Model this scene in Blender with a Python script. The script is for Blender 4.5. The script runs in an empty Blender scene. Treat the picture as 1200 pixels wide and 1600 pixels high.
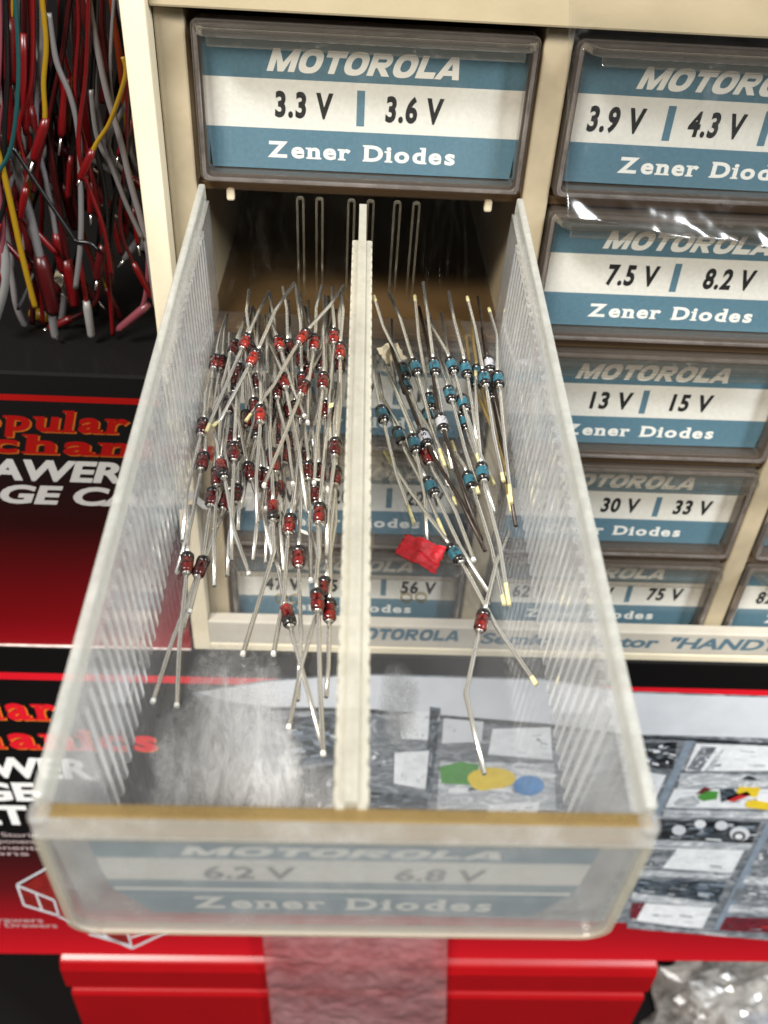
import bpy, bmesh, math, random
from mathutils import Vector, Matrix, Quaternion
import mathutils.noise as mnoise
random.seed(7)
R = random.Random(11)
SC = bpy.context.scene
COL = SC.collection
MM = 0.001
V = Vector

# ------------------------------------------------------------------ camera (solved from the photograph), millimetres
CAM = V((-0.976, -152.739, 43.961)); FPX = 1436.05
PITCH, YAW, ROLL = 0.6814, 0.0534, 0.0648
_w = V((math.sin(YAW)*math.cos(PITCH), math.cos(YAW)*math.cos(PITCH), -math.sin(PITCH)))
_r0 = V((math.cos(YAW), -math.sin(YAW), 0)); _u0 = _r0.cross(_w)
CR = math.cos(ROLL)*_r0 + math.sin(ROLL)*_u0
CU = -math.sin(ROLL)*_r0 + math.cos(ROLL)*_u0
CW = _w
cam = bpy.data.cameras.new('camera'); camo = bpy.data.objects.new('camera', cam); COL.objects.link(camo)
camo.matrix_world = Matrix(((CR.x, CU.x, -CW.x, CAM.x*MM), (CR.y, CU.y, -CW.y, CAM.y*MM), (CR.z, CU.z, -CW.z, CAM.z*MM), (0, 0, 0, 1)))
cam.sensor_fit = 'VERTICAL'; cam.sensor_height = 36; cam.sensor_width = 27
cam.lens = FPX/1600*36
cam.clip_start = 0.005; cam.clip_end = 20
cam.dof.use_dof = True; cam.dof.focus_distance = 0.137; cam.dof.aperture_fstop = 31
SC.camera = camo

# ------------------------------------------------------------------ world, lamps, exposure
W = bpy.data.worlds.new('World'); SC.world = W; W.use_nodes = True
nt = W.node_tree; bg = nt.nodes['Background']
tc = nt.nodes.new('ShaderNodeTexCoord'); sx = nt.nodes.new('ShaderNodeSeparateXYZ'); rp = nt.nodes.new('ShaderNodeValToRGB')
nt.links.new(tc.outputs['Generated'], sx.inputs[0])
mr = nt.nodes.new('ShaderNodeMapRange'); mr.inputs[1].default_value = -1; mr.inputs[2].default_value = 1
nt.links.new(sx.outputs[2], mr.inputs[0]); nt.links.new(mr.outputs[0], rp.inputs[0])
rp.color_ramp.elements[0].position = 0.45; rp.color_ramp.elements[0].color = (0.03, 0.028, 0.026, 1)
rp.color_ramp.elements[1].position = 0.9; rp.color_ramp.elements[1].color = (1.0, 0.97, 0.93, 1)
nt.links.new(rp.outputs[0], bg.inputs[0]); bg.inputs[1].default_value = 0.28

def area(name, loc, target, sx_, sy_, power, col):
    l = bpy.data.lights.new(name, 'AREA'); l.shape = 'RECTANGLE'; l.size = sx_; l.size_y = sy_; l.energy = power; l.color = col
    o = bpy.data.objects.new(name, l); COL.objects.link(o); o.location = loc
    o.rotation_euler = (V(target)-V(loc)).to_track_quat('-Z', 'Y').to_euler()
    return o
area('area_lamp', (-0.44, -0.64, 0.80), (0, -0.03, -0.06), 0.46, 0.16, 26.5, (1.0, 0.955, 0.89))  # overhead key lamp
area('area_lamp', (0.68, -0.56, 0.60), (0.02, -0.03, -0.08), 0.18, 0.42, 16, (0.93, 0.97, 1.0))  # added fill on the right, brightens the drawer's left inner wall
SC.view_settings.view_transform = 'Standard'; SC.view_settings.look = 'None'
SC.view_settings.exposure = 0.0; SC.view_settings.gamma = 1.0
try: SC.view_settings.use_curve_mapping = False
except Exception: pass
SC.render.engine = 'CYCLES'
cy = SC.cycles
cy.transparent_max_bounces = 40; cy.max_bounces = 10; cy.diffuse_bounces = 4; cy.glossy_bounces = 4; cy.transmission_bounces = 6
cy.caustics_reflective = False; cy.caustics_refractive = False
cy.use_denoising = True
cy.sample_clamp_indirect = 4.0

# ------------------------------------------------------------------ from a pixel of the 1200x1600 photograph to a point on a known plane
def pray(px, py): return CW + CR*((px-600)/FPX) - CU*((py-800)/FPX)
def on_y(px, py, y): d = pray(px, py); return CAM + d*((y-CAM.y)/d.y)
D0 = V((0, -6.25, -33.0)); DROOP = 0.1321            # the pulled-out drawer: origin at the foot of its back wall
EU = V((1, 0, 0)); EV = V((0, -math.cos(DROOP), -math.sin(DROOP))); EW = V((0, -math.sin(DROOP), math.cos(DROOP)))
def drawer_pt(px, py, axis, val):
    n = {'u': EU, 'v': EV, 'w': EW}[axis]; d = pray(px, py); o = CAM-D0
    t = (val-o.dot(n))/d.dot(n); q = o+d*t
    return V((q.dot(EU), q.dot(EV), q.dot(EW)))          # u, v, w
def uvw(u, v, w): return D0 + EU*u + EV*v + EW*w

# ------------------------------------------------------------------ mesh helpers
class MB:
    def __init__(s): s.v = []; s.f = []; s.m = []; s.smooth = []
    def add(s, vs, fs, mi=0, smooth=False):
        b = len(s.v); s.v += [tuple(p) for p in vs]
        for f in fs: s.f.append(tuple(i+b for i in f)); s.m.append(mi); s.smooth.append(smooth)
    def box(s, x0, x1, y0, y1, z0, z1, mi=0, skip=()):
        vs = [(x0,y0,z0),(x1,y0,z0),(x1,y1,z0),(x0,y1,z0),(x0,y0,z1),(x1,y0,z1),(x1,y1,z1),(x0,y1,z1)]
        fs = {'zm':(3,2,1,0),'zp':(4,5,6,7),'ym':(0,1,5,4),'xp':(1,2,6,5),'yp':(2,3,7,6),'xm':(3,0,4,7)}
        s.add(vs, [f for k, f in fs.items() if k not in skip], mi)
    def prism(s, poly, fn, a, b, mi=0, capa=True, capb=True, smooth=False):   # poly of 2-D points, fn(p, q, t) -> 3-D
        n = len(poly); vs = [fn(p[0], p[1], a) for p in poly]+[fn(p[0], p[1], b) for p in poly]
        s.add(vs, [(i, (i+1) % n, n+(i+1) % n, n+i) for i in range(n)], mi, smooth)
        if capa: s.add(vs[:n], [tuple(reversed(range(n)))], mi)
        if capb: s.add(vs[n:], [tuple(range(n))], mi)
    def ring(s, outer, inner, fn, a, b, mi=0):
        n = len(outer)
        vs = [fn(*p, a) for p in outer]+[fn(*p, a) for p in inner]+[fn(*p, b) for p in outer]+[fn(*p, b) for p in inner]
        fs = []
        for i in range(n):
            j = (i+1) % n
            fs += [(i, j, n+j, n+i), (2*n+j, 2*n+i, 3*n+i, 3*n+j), (j, i, 2*n+i, 2*n+j), (n+i, n+j, 3*n+j, 3*n+i)]
        s.add(vs, fs, mi)
    def tube(s, pts, rad, sides=8, mi=0, cap=True, mids=None):
        pts = [V(p) for p in pts]; n = len(pts)
        rad = rad if isinstance(rad, (list, tuple)) else [rad]*n
        t = [(pts[min(i+1, n-1)]-pts[max(i-1, 0)]).normalized() for i in range(n)]
        ref = V((0, 0, 1)) if abs(t[0].z) < .9 else V((1, 0, 0))
        nrm = (ref-t[0]*ref.dot(t[0])).normalized(); vs = []
        for i in range(n):
            nrm = (nrm-t[i]*nrm.dot(t[i])).normalized(); bn = t[i].cross(nrm)
            for k in range(sides):
                a = 2*math.pi*k/sides; vs.append(pts[i]+(nrm*math.cos(a)+bn*math.sin(a))*rad[i])
        b = len(s.v); s.v += [tuple(p) for p in vs]
        for i in range(n-1):
            for k in range(sides):
                k2 = (k+1) % sides
                s.f.append((b+i*sides+k, b+i*sides+k2, b+(i+1)*sides+k2, b+(i+1)*sides+k)); s.m.append(mids[i] if mids else mi); s.smooth.append(True)
        if cap:
            s.f.append(tuple(b+k for k in reversed(range(sides)))); s.m.append(mids[0] if mids else mi); s.smooth.append(False)
            s.f.append(tuple(b+(n-1)*sides+k for k in range(sides))); s.m.append(mids[-1] if mids else mi); s.smooth.append(False)
    def lathe(s, prof, sides=20, mi=0, mids=None):            # profile (r, y) round the y axis
        vs = []
        for r_, y_ in prof:
            for k in range(sides):
                a = 2*math.pi*k/sides; vs.append((r_*math.cos(a), y_, r_*math.sin(a)))
        b = len(s.v); s.v += vs
        for i in range(len(prof)-1):
            for k in range(sides):
                k2 = (k+1) % sides
                s.f.append((b+i*sides+k2, b+i*sides+k, b+(i+1)*sides+k, b+(i+1)*sides+k2)); s.m.append(mids[i] if mids else mi); s.smooth.append(True)
        s.f.append(tuple(b+k for k in range(sides))); s.m.append(mids[0] if mids else mi); s.smooth.append(False)
        s.f.append(tuple(b+(len(prof)-1)*sides+k for k in reversed(range(sides)))); s.m.append(mids[-1] if mids else mi); s.smooth.append(False)
    def mesh(s, name, mats):
        me = bpy.data.meshes.new(name)
        me.from_pydata([(p[0]*MM, p[1]*MM, p[2]*MM) for p in s.v], [], s.f)
        for m in (mats if isinstance(mats, (list, tuple)) else [mats]): me.materials.append(m)
        for p, mi, sm in zip(me.polygons, s.m, s.smooth): p.material_index = mi; p.use_smooth = sm
        me.update(); return me
    def obj(s, name, mats, parent=None, bevel=0, seg=2):
        o = bpy.data.objects.new(name, s.mesh(name, mats)); COL.objects.link(o)
        if parent: o.parent = parent
        if bevel:
            bm = bmesh.new(); bm.from_mesh(o.data)
            bmesh.ops.remove_doubles(bm, verts=bm.verts, dist=1e-7)
            bm.to_mesh(o.data); bm.free()
            md = o.modifiers.new('bevel', 'BEVEL'); md.width = bevel*MM; md.segments = seg; md.limit_method = 'ANGLE'; md.angle_limit = 0.7
        return o
def tag(o, label=None, cat=None, group=None, kind=None):
    if label: o['label'] = label
    if cat: o['category'] = cat
    if group: o['group'] = group
    if kind: o['kind'] = kind
    return o
def thing(name, label, cat, loc=(0, 0, 0), group=None):
    o = bpy.data.objects.new(name, None); COL.objects.link(o); o.location = V(loc)*MM; o.empty_display_size = 0.005
    return tag(o, label, cat, group)
def rrect(x0, x1, z0, z1, r, n=5, cut=None):
    out = []
    for cx_, cz_, a0 in ((x1-r, z1-r, 0), (x0+r, z1-r, 90), (x0+r, z0+r, 180), (x1-r, z0+r, 270)):
        for k in range(n):
            a = math.radians(a0+90*k/(n-1)); out.append((cx_+r*math.cos(a), cz_+r*math.sin(a)))
    return out

# ------------------------------------------------------------------ materials
def mat(name):
    m = bpy.data.materials.new(name); m.use_nodes = True
    t = m.node_tree; t.nodes.clear(); out = t.nodes.new('ShaderNodeOutputMaterial'); return m, t, out
def N(t, typ, **kw):
    n = t.nodes.new(typ)
    for k, v in kw.items():
        if k.startswith('_'): setattr(n, k[1:], v)
        else: n.inputs[k.replace('__', ' ')].default_value = v
    return n
def noise(t, scale, detail=4, rough=.55, coord='Object', stretch=None):
    c = t.nodes.new('ShaderNodeTexCoord'); n = N(t, 'ShaderNodeTexNoise', Scale=scale, Detail=detail, Roughness=rough)
    if stretch:
        mp = t.nodes.new('ShaderNodeMapping'); mp.inputs['Scale'].default_value = stretch
        t.links.new(c.outputs[coord], mp.inputs[0]); t.links.new(mp.outputs[0], n.inputs['Vector'])
    else: t.links.new(c.outputs[coord], n.inputs['Vector'])
    return n
def ramp(t, src, stops):
    r_ = t.nodes.new('ShaderNodeValToRGB'); e = r_.color_ramp.elements
    while len(e) < len(stops): e.new(.5)
    for k, (p, c) in enumerate(stops):
        e[k].position = p; e[k].color = (*c, 1) if len(c) == 3 else c
    t.links.new(src, r_.inputs[0]); return r_
def solid(name, col, rough=.5, metal=0, coat=0, var=0, scale=300, bump=0, spec=.5, bscale=None, sss=0):
    m, t, out = mat(name); p = N(t, 'ShaderNodeBsdfPrincipled', Roughness=rough, Metallic=metal)
    p.inputs['Coat Weight'].default_value = coat; p.inputs['Specular IOR Level'].default_value = spec
    p.inputs['Base Color'].default_value = (*col, 1)
    if sss:
        p.inputs['Subsurface Weight'].default_value = sss; p.inputs['Subsurface Radius'].default_value = (1, .7, .4); p.inputs['Subsurface Scale'].default_value = .002
    if var:
        n = noise(t, scale); lo = tuple(c*(1-var) for c in col); hi = tuple(min(1, c*(1+var)) for c in col)
        r_ = ramp(t, n.outputs[0], [(.3, lo), (.7, hi)]); t.links.new(r_.outputs[0], p.inputs['Base Color'])
    if bump:
        n2 = noise(t, bscale or scale*2); b = N(t, 'ShaderNodeBump', Strength=bump, Distance=.0003)
        t.links.new(n2.outputs[0], b.inputs['Height']); t.links.new(b.outputs[0], p.inputs['Normal'])
    t.links.new(p.outputs[0], out.inputs[0]); return m
def clear(name, tint=(.95, .95, .94), haze=.06, hazecol=(.8, .8, .77), rough=.08, spec=1.0, hnoise=None, bump=0, bscale=400, trans=.5):
    """thin clear plastic: straight-through transparency, facing-dependent gloss and a little milky scatter"""
    m, t, out = mat(name)
    tr = N(t, 'ShaderNodeBsdfTransparent', Color=(*tint, 1)); gl = N(t, 'ShaderNodeBsdfGlossy', Roughness=rough, Color=(1, 1, 1, 1))
    df = N(t, 'ShaderNodeBsdfDiffuse', Color=(*hazecol, 1)); tl = N(t, 'ShaderNodeBsdfTranslucent', Color=(*hazecol, 1))
    mh = N(t, 'ShaderNodeMixShader', Fac=trans); t.links.new(df.outputs[0], mh.inputs[1]); t.links.new(tl.outputs[0], mh.inputs[2])
    m1 = N(t, 'ShaderNodeMixShader', Fac=haze); t.links.new(tr.outputs[0], m1.inputs[1]); t.links.new(mh.outputs[0], m1.inputs[2])
    lw = N(t, 'ShaderNodeLayerWeight', Blend=.5)
    pw = N(t, 'ShaderNodeMath', _operation='POWER'); pw.inputs[1].default_value = 5; t.links.new(lw.outputs['Facing'], pw.inputs[0])
    ma = N(t, 'ShaderNodeMath', _operation='MULTIPLY_ADD'); ma.inputs[1].default_value = .55*spec; ma.inputs[2].default_value = .04*spec; t.links.new(pw.outputs[0], ma.inputs[0])
    m2 = N(t, 'ShaderNodeMixShader'); t.links.new(ma.outputs[0], m2.inputs[0]); t.links.new(m1.outputs[0], m2.inputs[1]); t.links.new(gl.outputs[0], m2.inputs[2])
    if hnoise: hnoise(t, m1.inputs[0])
    if bump:
        n2 = noise(t, bscale, 5); b = N(t, 'ShaderNodeBump', Strength=bump, Distance=.0003)
        t.links.new(n2.outputs[0], b.inputs['Height'])
        for s_ in (gl, df): t.links.new(b.outputs[0], s_.inputs['Normal'])
    t.links.new(m2.outputs[0], out.inputs[0]); return m

def speck_haze(lo, hi, scale=250, a=.45, b=.75, stretch=None):
    def fn(t, sock):
        n = noise(t, scale, 8, .7, stretch=stretch); mr_ = N(t, 'ShaderNodeMapRange')
        mr_.inputs[1].default_value = a; mr_.inputs[2].default_value = b; mr_.inputs[3].default_value = lo; mr_.inputs[4].default_value = hi
        t.links.new(n.outputs[0], mr_.inputs[0]); t.links.new(mr_.outputs[0], sock)
    return fn
def floor_haze(t, sock):
    # scuffed floor: fine scratches everywhere, swirling milky scuffs and painted-in soft glare near the front
    c = t.nodes.new('ShaderNodeTexCoord')
    def rng(src, a, b, lo, hi):
        m_ = N(t, 'ShaderNodeMapRange'); m_.inputs[1].default_value = a; m_.inputs[2].default_value = b; m_.inputs[3].default_value = lo; m_.inputs[4].default_value = hi
        t.links.new(src, m_.inputs[0]); return m_.outputs[0]
    def op(k, a, b, clamp=False):
        m_ = N(t, 'ShaderNodeMath', _operation=k, _use_clamp=clamp)
        for q, x in ((0, a), (1, b)):
            if isinstance(x, (int, float)): m_.inputs[q].default_value = x
            else: t.links.new(x, m_.inputs[q])
        return m_.outputs[0]
    n1 = noise(t, 900, 6, .75, stretch=(1, .12, 1)); n1b = noise(t, 700, 6, .75, stretch=(.12, 1, 1)); n2 = noise(t, 130, 6, .7)
    st = noise(t, 420, 7, .78, stretch=(1, .28, 1)); st.inputs['Distortion'].default_value = 1.6
    scr = op('ADD', rng(n1.outputs[0], .62, .80, 0, .18), rng(n1b.outputs[0], .62, .80, 0, .14))
    streak = rng(st.outputs[0], .42, .62, .34, .95)
    def blob(cx_, cy_, rx, ry, amp):
        mp = t.nodes.new('ShaderNodeMapping'); mp.inputs['Location'].default_value = (-cx_*MM, -cy_*MM, 0)
        t.links.new(c.outputs['Object'], mp.inputs[0])
        sc = N(t, 'ShaderNodeVectorMath', _operation='MULTIPLY'); sc.inputs[1].default_value = (1/(rx*MM), 1/(ry*MM), 0)
        t.links.new(mp.outputs[0], sc.inputs[0])
        ln = N(t, 'ShaderNodeVectorMath', _operation='LENGTH'); t.links.new(sc.outputs[0], ln.inputs[0])
        edge = op('ADD', ln.outputs['Value'], rng(n2.outputs[0], .2, .8, -.55, .55))
        return op('MULTIPLY', rng(edge, .55, 1.15, amp, 0), streak)
    b = op('ADD', op('ADD', blob(-13, -84, 7.5, 12, .85), blob(-5, -92, 7, 7, .6)), op('ADD', blob(10, -94, 14, 5, .35), blob(6, -78, 2.2, 5, .7)))
    tot = op('ADD', op('ADD', b, scr), .05, True)
    t.links.new(tot, sock)

M = {}
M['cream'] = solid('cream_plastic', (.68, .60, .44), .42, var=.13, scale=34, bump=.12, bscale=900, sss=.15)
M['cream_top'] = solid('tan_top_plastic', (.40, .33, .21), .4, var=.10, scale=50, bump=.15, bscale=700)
M['cream_grey'] = solid('shaded_rim_plastic', (.47, .43, .36), .45, var=.10, scale=90, bump=.12, bscale=900)  # worn rim; the grey tone paints in the weaker light there
M['cream_shaded'] = solid('shaded_inner_plastic', (.34, .28, .185), .45, var=.22, scale=60, bump=.1, bscale=900)  # aged cream plastic, browned further to carry the slot interior's shade
M['shelf_in'] = solid('shaded_shelf_plastic', (.075, .045, .019), .3, var=.2, scale=50)  # dark brown puts the open slot's shade into the shelf colour
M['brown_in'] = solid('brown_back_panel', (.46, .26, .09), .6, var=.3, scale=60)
M['card_blue'] = solid('label_blue_ink', (.088, .178, .238), .55, var=.10, scale=1500, bump=.1)
M['card_white'] = solid('label_paper', (.70, .68, .63), .65, var=.06, scale=1200, bump=.15)
M['ink_black'] = solid('black_ink', (.012, .012, .013), .5)
M['ink_grey'] = solid('faded_ink', (.10, .11, .12), .6)
M['ink_white'] = solid('white_print', (.80, .79, .75), .6)
M['ink_teal'] = solid('strip_ink', (.085, .15, .19), .5)
M['frame'] = clear('drawer_face_plastic', (.74, .68, .62), .20, (.40, .33, .27), .10, 2.2)
M['bead'] = clear('face_bead_plastic', (.82, .78, .75), .22, (.62, .57, .54), .12, 3.0, speck_haze(.12, .4, 200, .4, .75))  # ridge plastic made pale to paint in its highlights
M['pane'] = clear('pane_plastic', (.97, .97, .96), .015, (.8, .8, .8), .05, .8, speck_haze(.004, .10, 900, .60, .80))
M['lip'] = clear('lip_plastic', (.90, .88, .85), .08, (.62, .58, .50), .10, 2.2, speck_haze(.05, .4, 700, .58, .80))
M['shell'] = clear('drawer_shell_plastic', (.80, .77, .72), .06, (.6, .55, .45), .1, 1)
M['wall'] = clear('ribbed_wall_plastic', (.95, .95, .95), .34, (.95, .95, .94), .07, 2.2, speck_haze(.22, .50, 260, .45, .85, (1, 1, .25)))
M['rib'] = clear('wall_rib_plastic', (.95, .95, .95), .7, (.98, .98, .97), .10, 2.4, speck_haze(.58, .86, 260, .40, .85, (1, 1, .25)))
M['rim'] = clear('wall_rim_plastic', (.93, .93, .90), .5, (.78, .78, .73), .2, 1.6, speck_haze(.45, .72, 300, .45, .8))
M['floor'] = clear('scuffed_floor_plastic', (.95, .95, .95), .06, (.82, .84, .86), .04, 2.0, floor_haze)
M['backp'] = clear('back_wall_plastic', (.93, .92, .90), .01, (.7, .6, .45), .04, .12, speck_haze(.002, .03, 350, .58, .85, (1, 1, .25)))
M['ridge'] = clear('ridge_plastic', (.88, .84, .76), .06, (.75, .66, .48), .12, 1.5)
M['divider'] = clear('milky_divider_plastic', (.95, .94, .90), .48, (.88, .85, .74), .18, 1.4, speck_haze(.44, .62, 200, .35, .7))
M['front'] = clear('front_panel_plastic', (.96, .96, .95), .26, (.86, .87, .86), .10, 1.8, speck_haze(.20, .40, 200, .45, .75))
M['amber'] = clear('aged_amber_plastic', (.84, .72, .46), .42, (.52, .38, .17), .15, 1.3, speck_haze(.34, .55, 60, .4, .65))
M['edge'] = clear('worn_edge_plastic', (.95, .93, .86), .36, (.82, .78, .64), .2, 1.5)

def tinned():
    m, t, out = mat('tinned_wire'); p = N(t, 'ShaderNodeBsdfPrincipled', Roughness=.26, Metallic=.94)
    n = noise(t, 300, 2, .5); r_ = ramp(t, n.outputs[0], [(.3, (.88, .86, .80)), (.7, (.98, .97, .94))]); t.links.new(r_.outputs[0], p.inputs['Base Color'])
    r2 = ramp(t, n.outputs[0], [(.3, (.30,)*3), (.7, (.20,)*3)]); t.links.new(r2.outputs[0], p.inputs['Roughness'])
    t.links.new(p.outputs[0], out.inputs[0]); return m
M['tin'] = tinned()
M['tarnish'] = solid('tarnished_wire', (.045, .032, .025), .38, .5, var=.5, scale=700)
M['gold'] = solid('yellowed_wire', (.50, .36, .14), .35, .8, var=.2, scale=700)
M['yellow_tip'] = solid('yellow_tape_residue', (.64, .58, .30), .6, var=.25, scale=1500, bump=.3)
M['white_tip'] = solid('white_solder_blob', (.78, .77, .72), .35)
def redglass(k=1.0):
    m, t, out = mat('red_diode_glass'); p = N(t, 'ShaderNodeBsdfPrincipled', Roughness=.06)
    n = noise(t, 900, 4, .6, stretch=(1, 1.5, 1)); r_ = ramp(t, n.outputs[0], [(.36, (.02*k, .001, .001)), (.5, (.15*k, .005*k, .004*k)), (.70, (min(.7, .42*k), .026*k*k, .014*k))])
    t.links.new(r_.outputs[0], p.inputs['Base Color']); p.inputs['Coat Weight'].default_value = 1; p.inputs['Coat Roughness'].default_value = .03
    p.inputs['Subsurface Weight'].default_value = .25; p.inputs['Subsurface Radius'].default_value = (1, .1, .06); p.inputs['Subsurface Scale'].default_value = .0006
    t.links.new(p.outputs[0], out.inputs[0]); return m
M['red'] = redglass(.72); M['red_b'] = redglass(.4); M['red_c'] = redglass(1.35)  # brightest copy paints light onto the high diodes at the back
M['band'] = solid('black_cathode_band', (.012, .010, .010), .18, coat=.6)
M['darkred'] = solid('dark_red_line', (.045, .003, .003), .15, coat=.6)
M['blue'] = solid('teal_diode_paint', (.028, .125, .17), .22, coat=.5, var=.18, scale=1200)
M['grey'] = solid('grey_diode_paint', (.42, .42, .46), .25, coat=.5, var=.1, scale=1200)
M['seal'] = solid('bright_seal', (.72, .70, .66), .2, 1)
M['black_wall'] = solid('dark_backdrop', (.006, .005, .005), .8, spec=.1)

# ------------------------------------------------------------------ lettering
_tc = {}
def text_raw(s, bold=0.0, shear=0.0, space=1.0):
    k = (s, bold, shear, space)
    if k in _tc: return _tc[k]
    cu = bpy.data.curves.new('lettering', 'FONT'); cu.body = s; cu.size = 1; cu.offset = bold; cu.shear = shear; cu.space_character = space; cu.resolution_u = 4
    o = bpy.data.objects.new('lettering', cu); COL.objects.link(o)
    dg = bpy.context.evaluated_depsgraph_get(); me = bpy.data.meshes.new_from_object(o.evaluated_get(dg))
    vs = [(v.co.x, v.co.y) for v in me.vertices]; fs = [tuple(p.vertices) for p in me.polygons]
    bpy.data.meshes.remove(me); bpy.data.objects.remove(o); bpy.data.curves.remove(cu)
    _tc[k] = (vs, fs); return vs, fs
def fit_text(mb, s, x0, x1, z0, z1, fn, mi=0, bold=0.02, shear=0.0, space=1.0, capfrac=None):
    """letters stretched to fill x0..x1; the capitals run z0..z1 (descenders hang below)"""
    vs, fs = text_raw(s, bold, shear, space)
    cap = [v for v in text_raw('H', bold)[0]]; c0 = min(v[1] for v in cap); c1 = max(v[1] for v in cap)
    a0 = min(v[0] for v in vs); a1 = max(v[0] for v in vs)
    mb.add([fn(x0+(v[0]-a0)/(a1-a0)*(x1-x0), z0+(v[1]-c0)/(c1-c0)*(z1-z0)) for v in vs], fs, mi)
def slab_text(mb, s, x0, x1, z0, z1, fn, mi=0, shear=0.0, fn_off=0.0):
    """wide bold letters with slab serifs, for the lower line of the drawer cards"""
    adv = 0; items = []
    for ch in s:
        if ch == ' ': adv += .38; continue
        vs, fs = text_raw(ch, .035); a0 = min(v[0] for v in vs); a1 = max(v[0] for v in vs); wd = a1-a0
        items.append((ch, adv, a0, a1, vs, fs)); adv += wd+.125
    adv -= .125
    cap = text_raw('H', .035)[0]; c0 = min(v[1] for v in cap); c1 = max(v[1] for v in cap); xh = max(v[1] for v in text_raw('x', .035)[0])
    sx_ = (x1-x0)/adv; sz = (z1-z0)/(c1-c0)
    def tr(x, y): return fn(x0+x*sx_+(y-c0)*sz*shear, z0+(y-c0)*sz)
    for ch, ax, a0, a1, vs, fs in items:
        mb.add([tr(ax+v[0]-a0, v[1]) for v in vs], fs, mi)
        w_ = a1-a0; st = .17; sh = .075; e = .055
        def slab(xa, xb, ya):
            p = [tr(xa, ya), tr(xb, ya), tr(xb, ya+sh), tr(xa, ya+sh)]
            mb.add([q+EPS for q in p], [(0, 1, 2, 3)], mi)
        if ch in 'nr': slab(ax-e, ax+st+e, c0); slab(ax-e-.02, ax+st*.6, xh-sh)
        if ch == 'n': slab(ax+w_-st-e, ax+w_+e, c0)
        if ch == 'i': slab(ax-e, ax+w_+e, c0); slab(ax-e-.02, ax+w_*.6, xh-sh)
        if ch == 'd': slab(ax+w_-st*.5, ax+w_+e, c0); slab(ax+w_-st-e, ax+w_-st*.4, max(v[1] for v in vs)-sh)
        top = max(v[1] for v in vs)
        if ch in 'hlMPpku': slab(ax-e-.02, ax+st*.8, (xh if ch in 'pu' else top)-sh)
        if ch in 'hlMPk': slab(ax-e, ax+st+e, c0)
        if ch in 'hMu': slab(ax+w_-st-e, ax+w_+e, c0)
        if ch == 'a': slab(ax+w_-st, ax+w_+e+.03, c0)
        if ch == 'D': slab(ax-e, ax+st, c0); slab(ax-e, ax+st, c1-sh)
EPS = V((0, -0.01, 0))
def wide_text(mb, word, x0, x1, z0, z1, fn, mi=0, shear=.22):
    T_ = .33                                                   # stem; horizontals a little thinner
    def O():
        n = 28; sg = lambda c, p: math.copysign(abs(c)**p, c); out = []; inn = []
        for k in range(n):
            a = 2*math.pi*k/n; out.append((.58+.58*sg(math.cos(a), .78), .5+.53*sg(math.sin(a), .78))); inn.append((.58+.24*sg(math.cos(a), .8), .5+.26*sg(math.sin(a), .8)))
        return [[out[k], out[(k+1) % n], inn[(k+1) % n], inn[k]] for k in range(n)], 1.16
    def M_(): return [[(0, 0), (T_, 0), (T_, 1), (0, 1)], [(1.07, 0), (1.4, 0), (1.4, 1), (1.07, 1)], [(T_, 1), (T_, .55), (.55, 0), (.70, .40)], [(.70, .40), (.55, 0), (.85, 0)], [(.70, .40), (.85, 0), (1.07, .55), (1.07, 1)]], 1.4
    def Tt(): return [[(0, .71), (1.02, .71), (1.02, 1), (0, 1)], [(.345, 0), (.675, 0), (.675, .71), (.345, .71)]], 1.02
    def Rr():
        q = [[(0, 0), (T_, 0), (T_, 1), (0, 1)]]; n = 10; oc, ic = [], []
        for k in range(n+1):
            a = math.pi/2-math.pi*k/n; oc.append((.72+.34*math.cos(a), .68+.32*math.sin(a))); ic.append((.70+.06*math.cos(a), .68+.07*math.sin(a)))
        q += [[oc[k], oc[k+1], ic[k+1], ic[k]] for k in range(n)]
        q += [[(T_, .75), (.70, .75), (.72, 1), (T_, 1)], [(T_, .36), (.72, .36), (.70, .61), (T_, .61)], [(.42, .36), (.80, .36), (1.17, 0), (.77, 0)]]
        return q, 1.12
    def L_(): return [[(0, 0), (T_, 0), (T_, 1), (0, 1)], [(T_, 0), (.95, 0), (.95, .29), (T_, .29)]], .95
    def A_(): return [[(0, 0), (.35, 0), (.64, .70), (.44, 1)], [(.44, 1), (.64, .70), (.84, 1)], [(.84, 1), (.64, .70), (.93, 0), (1.28, 0)], [(.42, .17), (.86, .17), (.76, .40), (.52, .40)]], 1.28
    G = {'M': M_, 'O': O, 'T': Tt, 'R': Rr, 'L': L_, 'A': A_}
    ax = 0; quads = []
    for ch in word:
        q, w_ = G[ch](); quads += [[(ax+x, y) for x, y in p] for p in q]; ax += w_+(.10 if ch not in 'LT' else .03)
    ax -= .10; tot = ax+shear*.55; k_ = (x1-x0)/tot
    for i, p in enumerate(quads):
        mb.add([fn(x0+(x+shear*.55*y)*k_, z0+y*(z1-z0))+EPS*(i % 3)*.5 for x, y in p], [tuple(range(len(p)))], mi)

# ------------------------------------------------------------------ setting: bench and dark back wall
mb = MB(); mb.box(-700, 900, -500, 700, -432, -430); tag(mb.obj('bench', M['black_wall']), kind='structure')
mb = MB(); mb.box(-700, 900, 170, 176, -430, 420); tag(mb.obj('back_wall', M['black_wall']), kind='structure')

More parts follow.
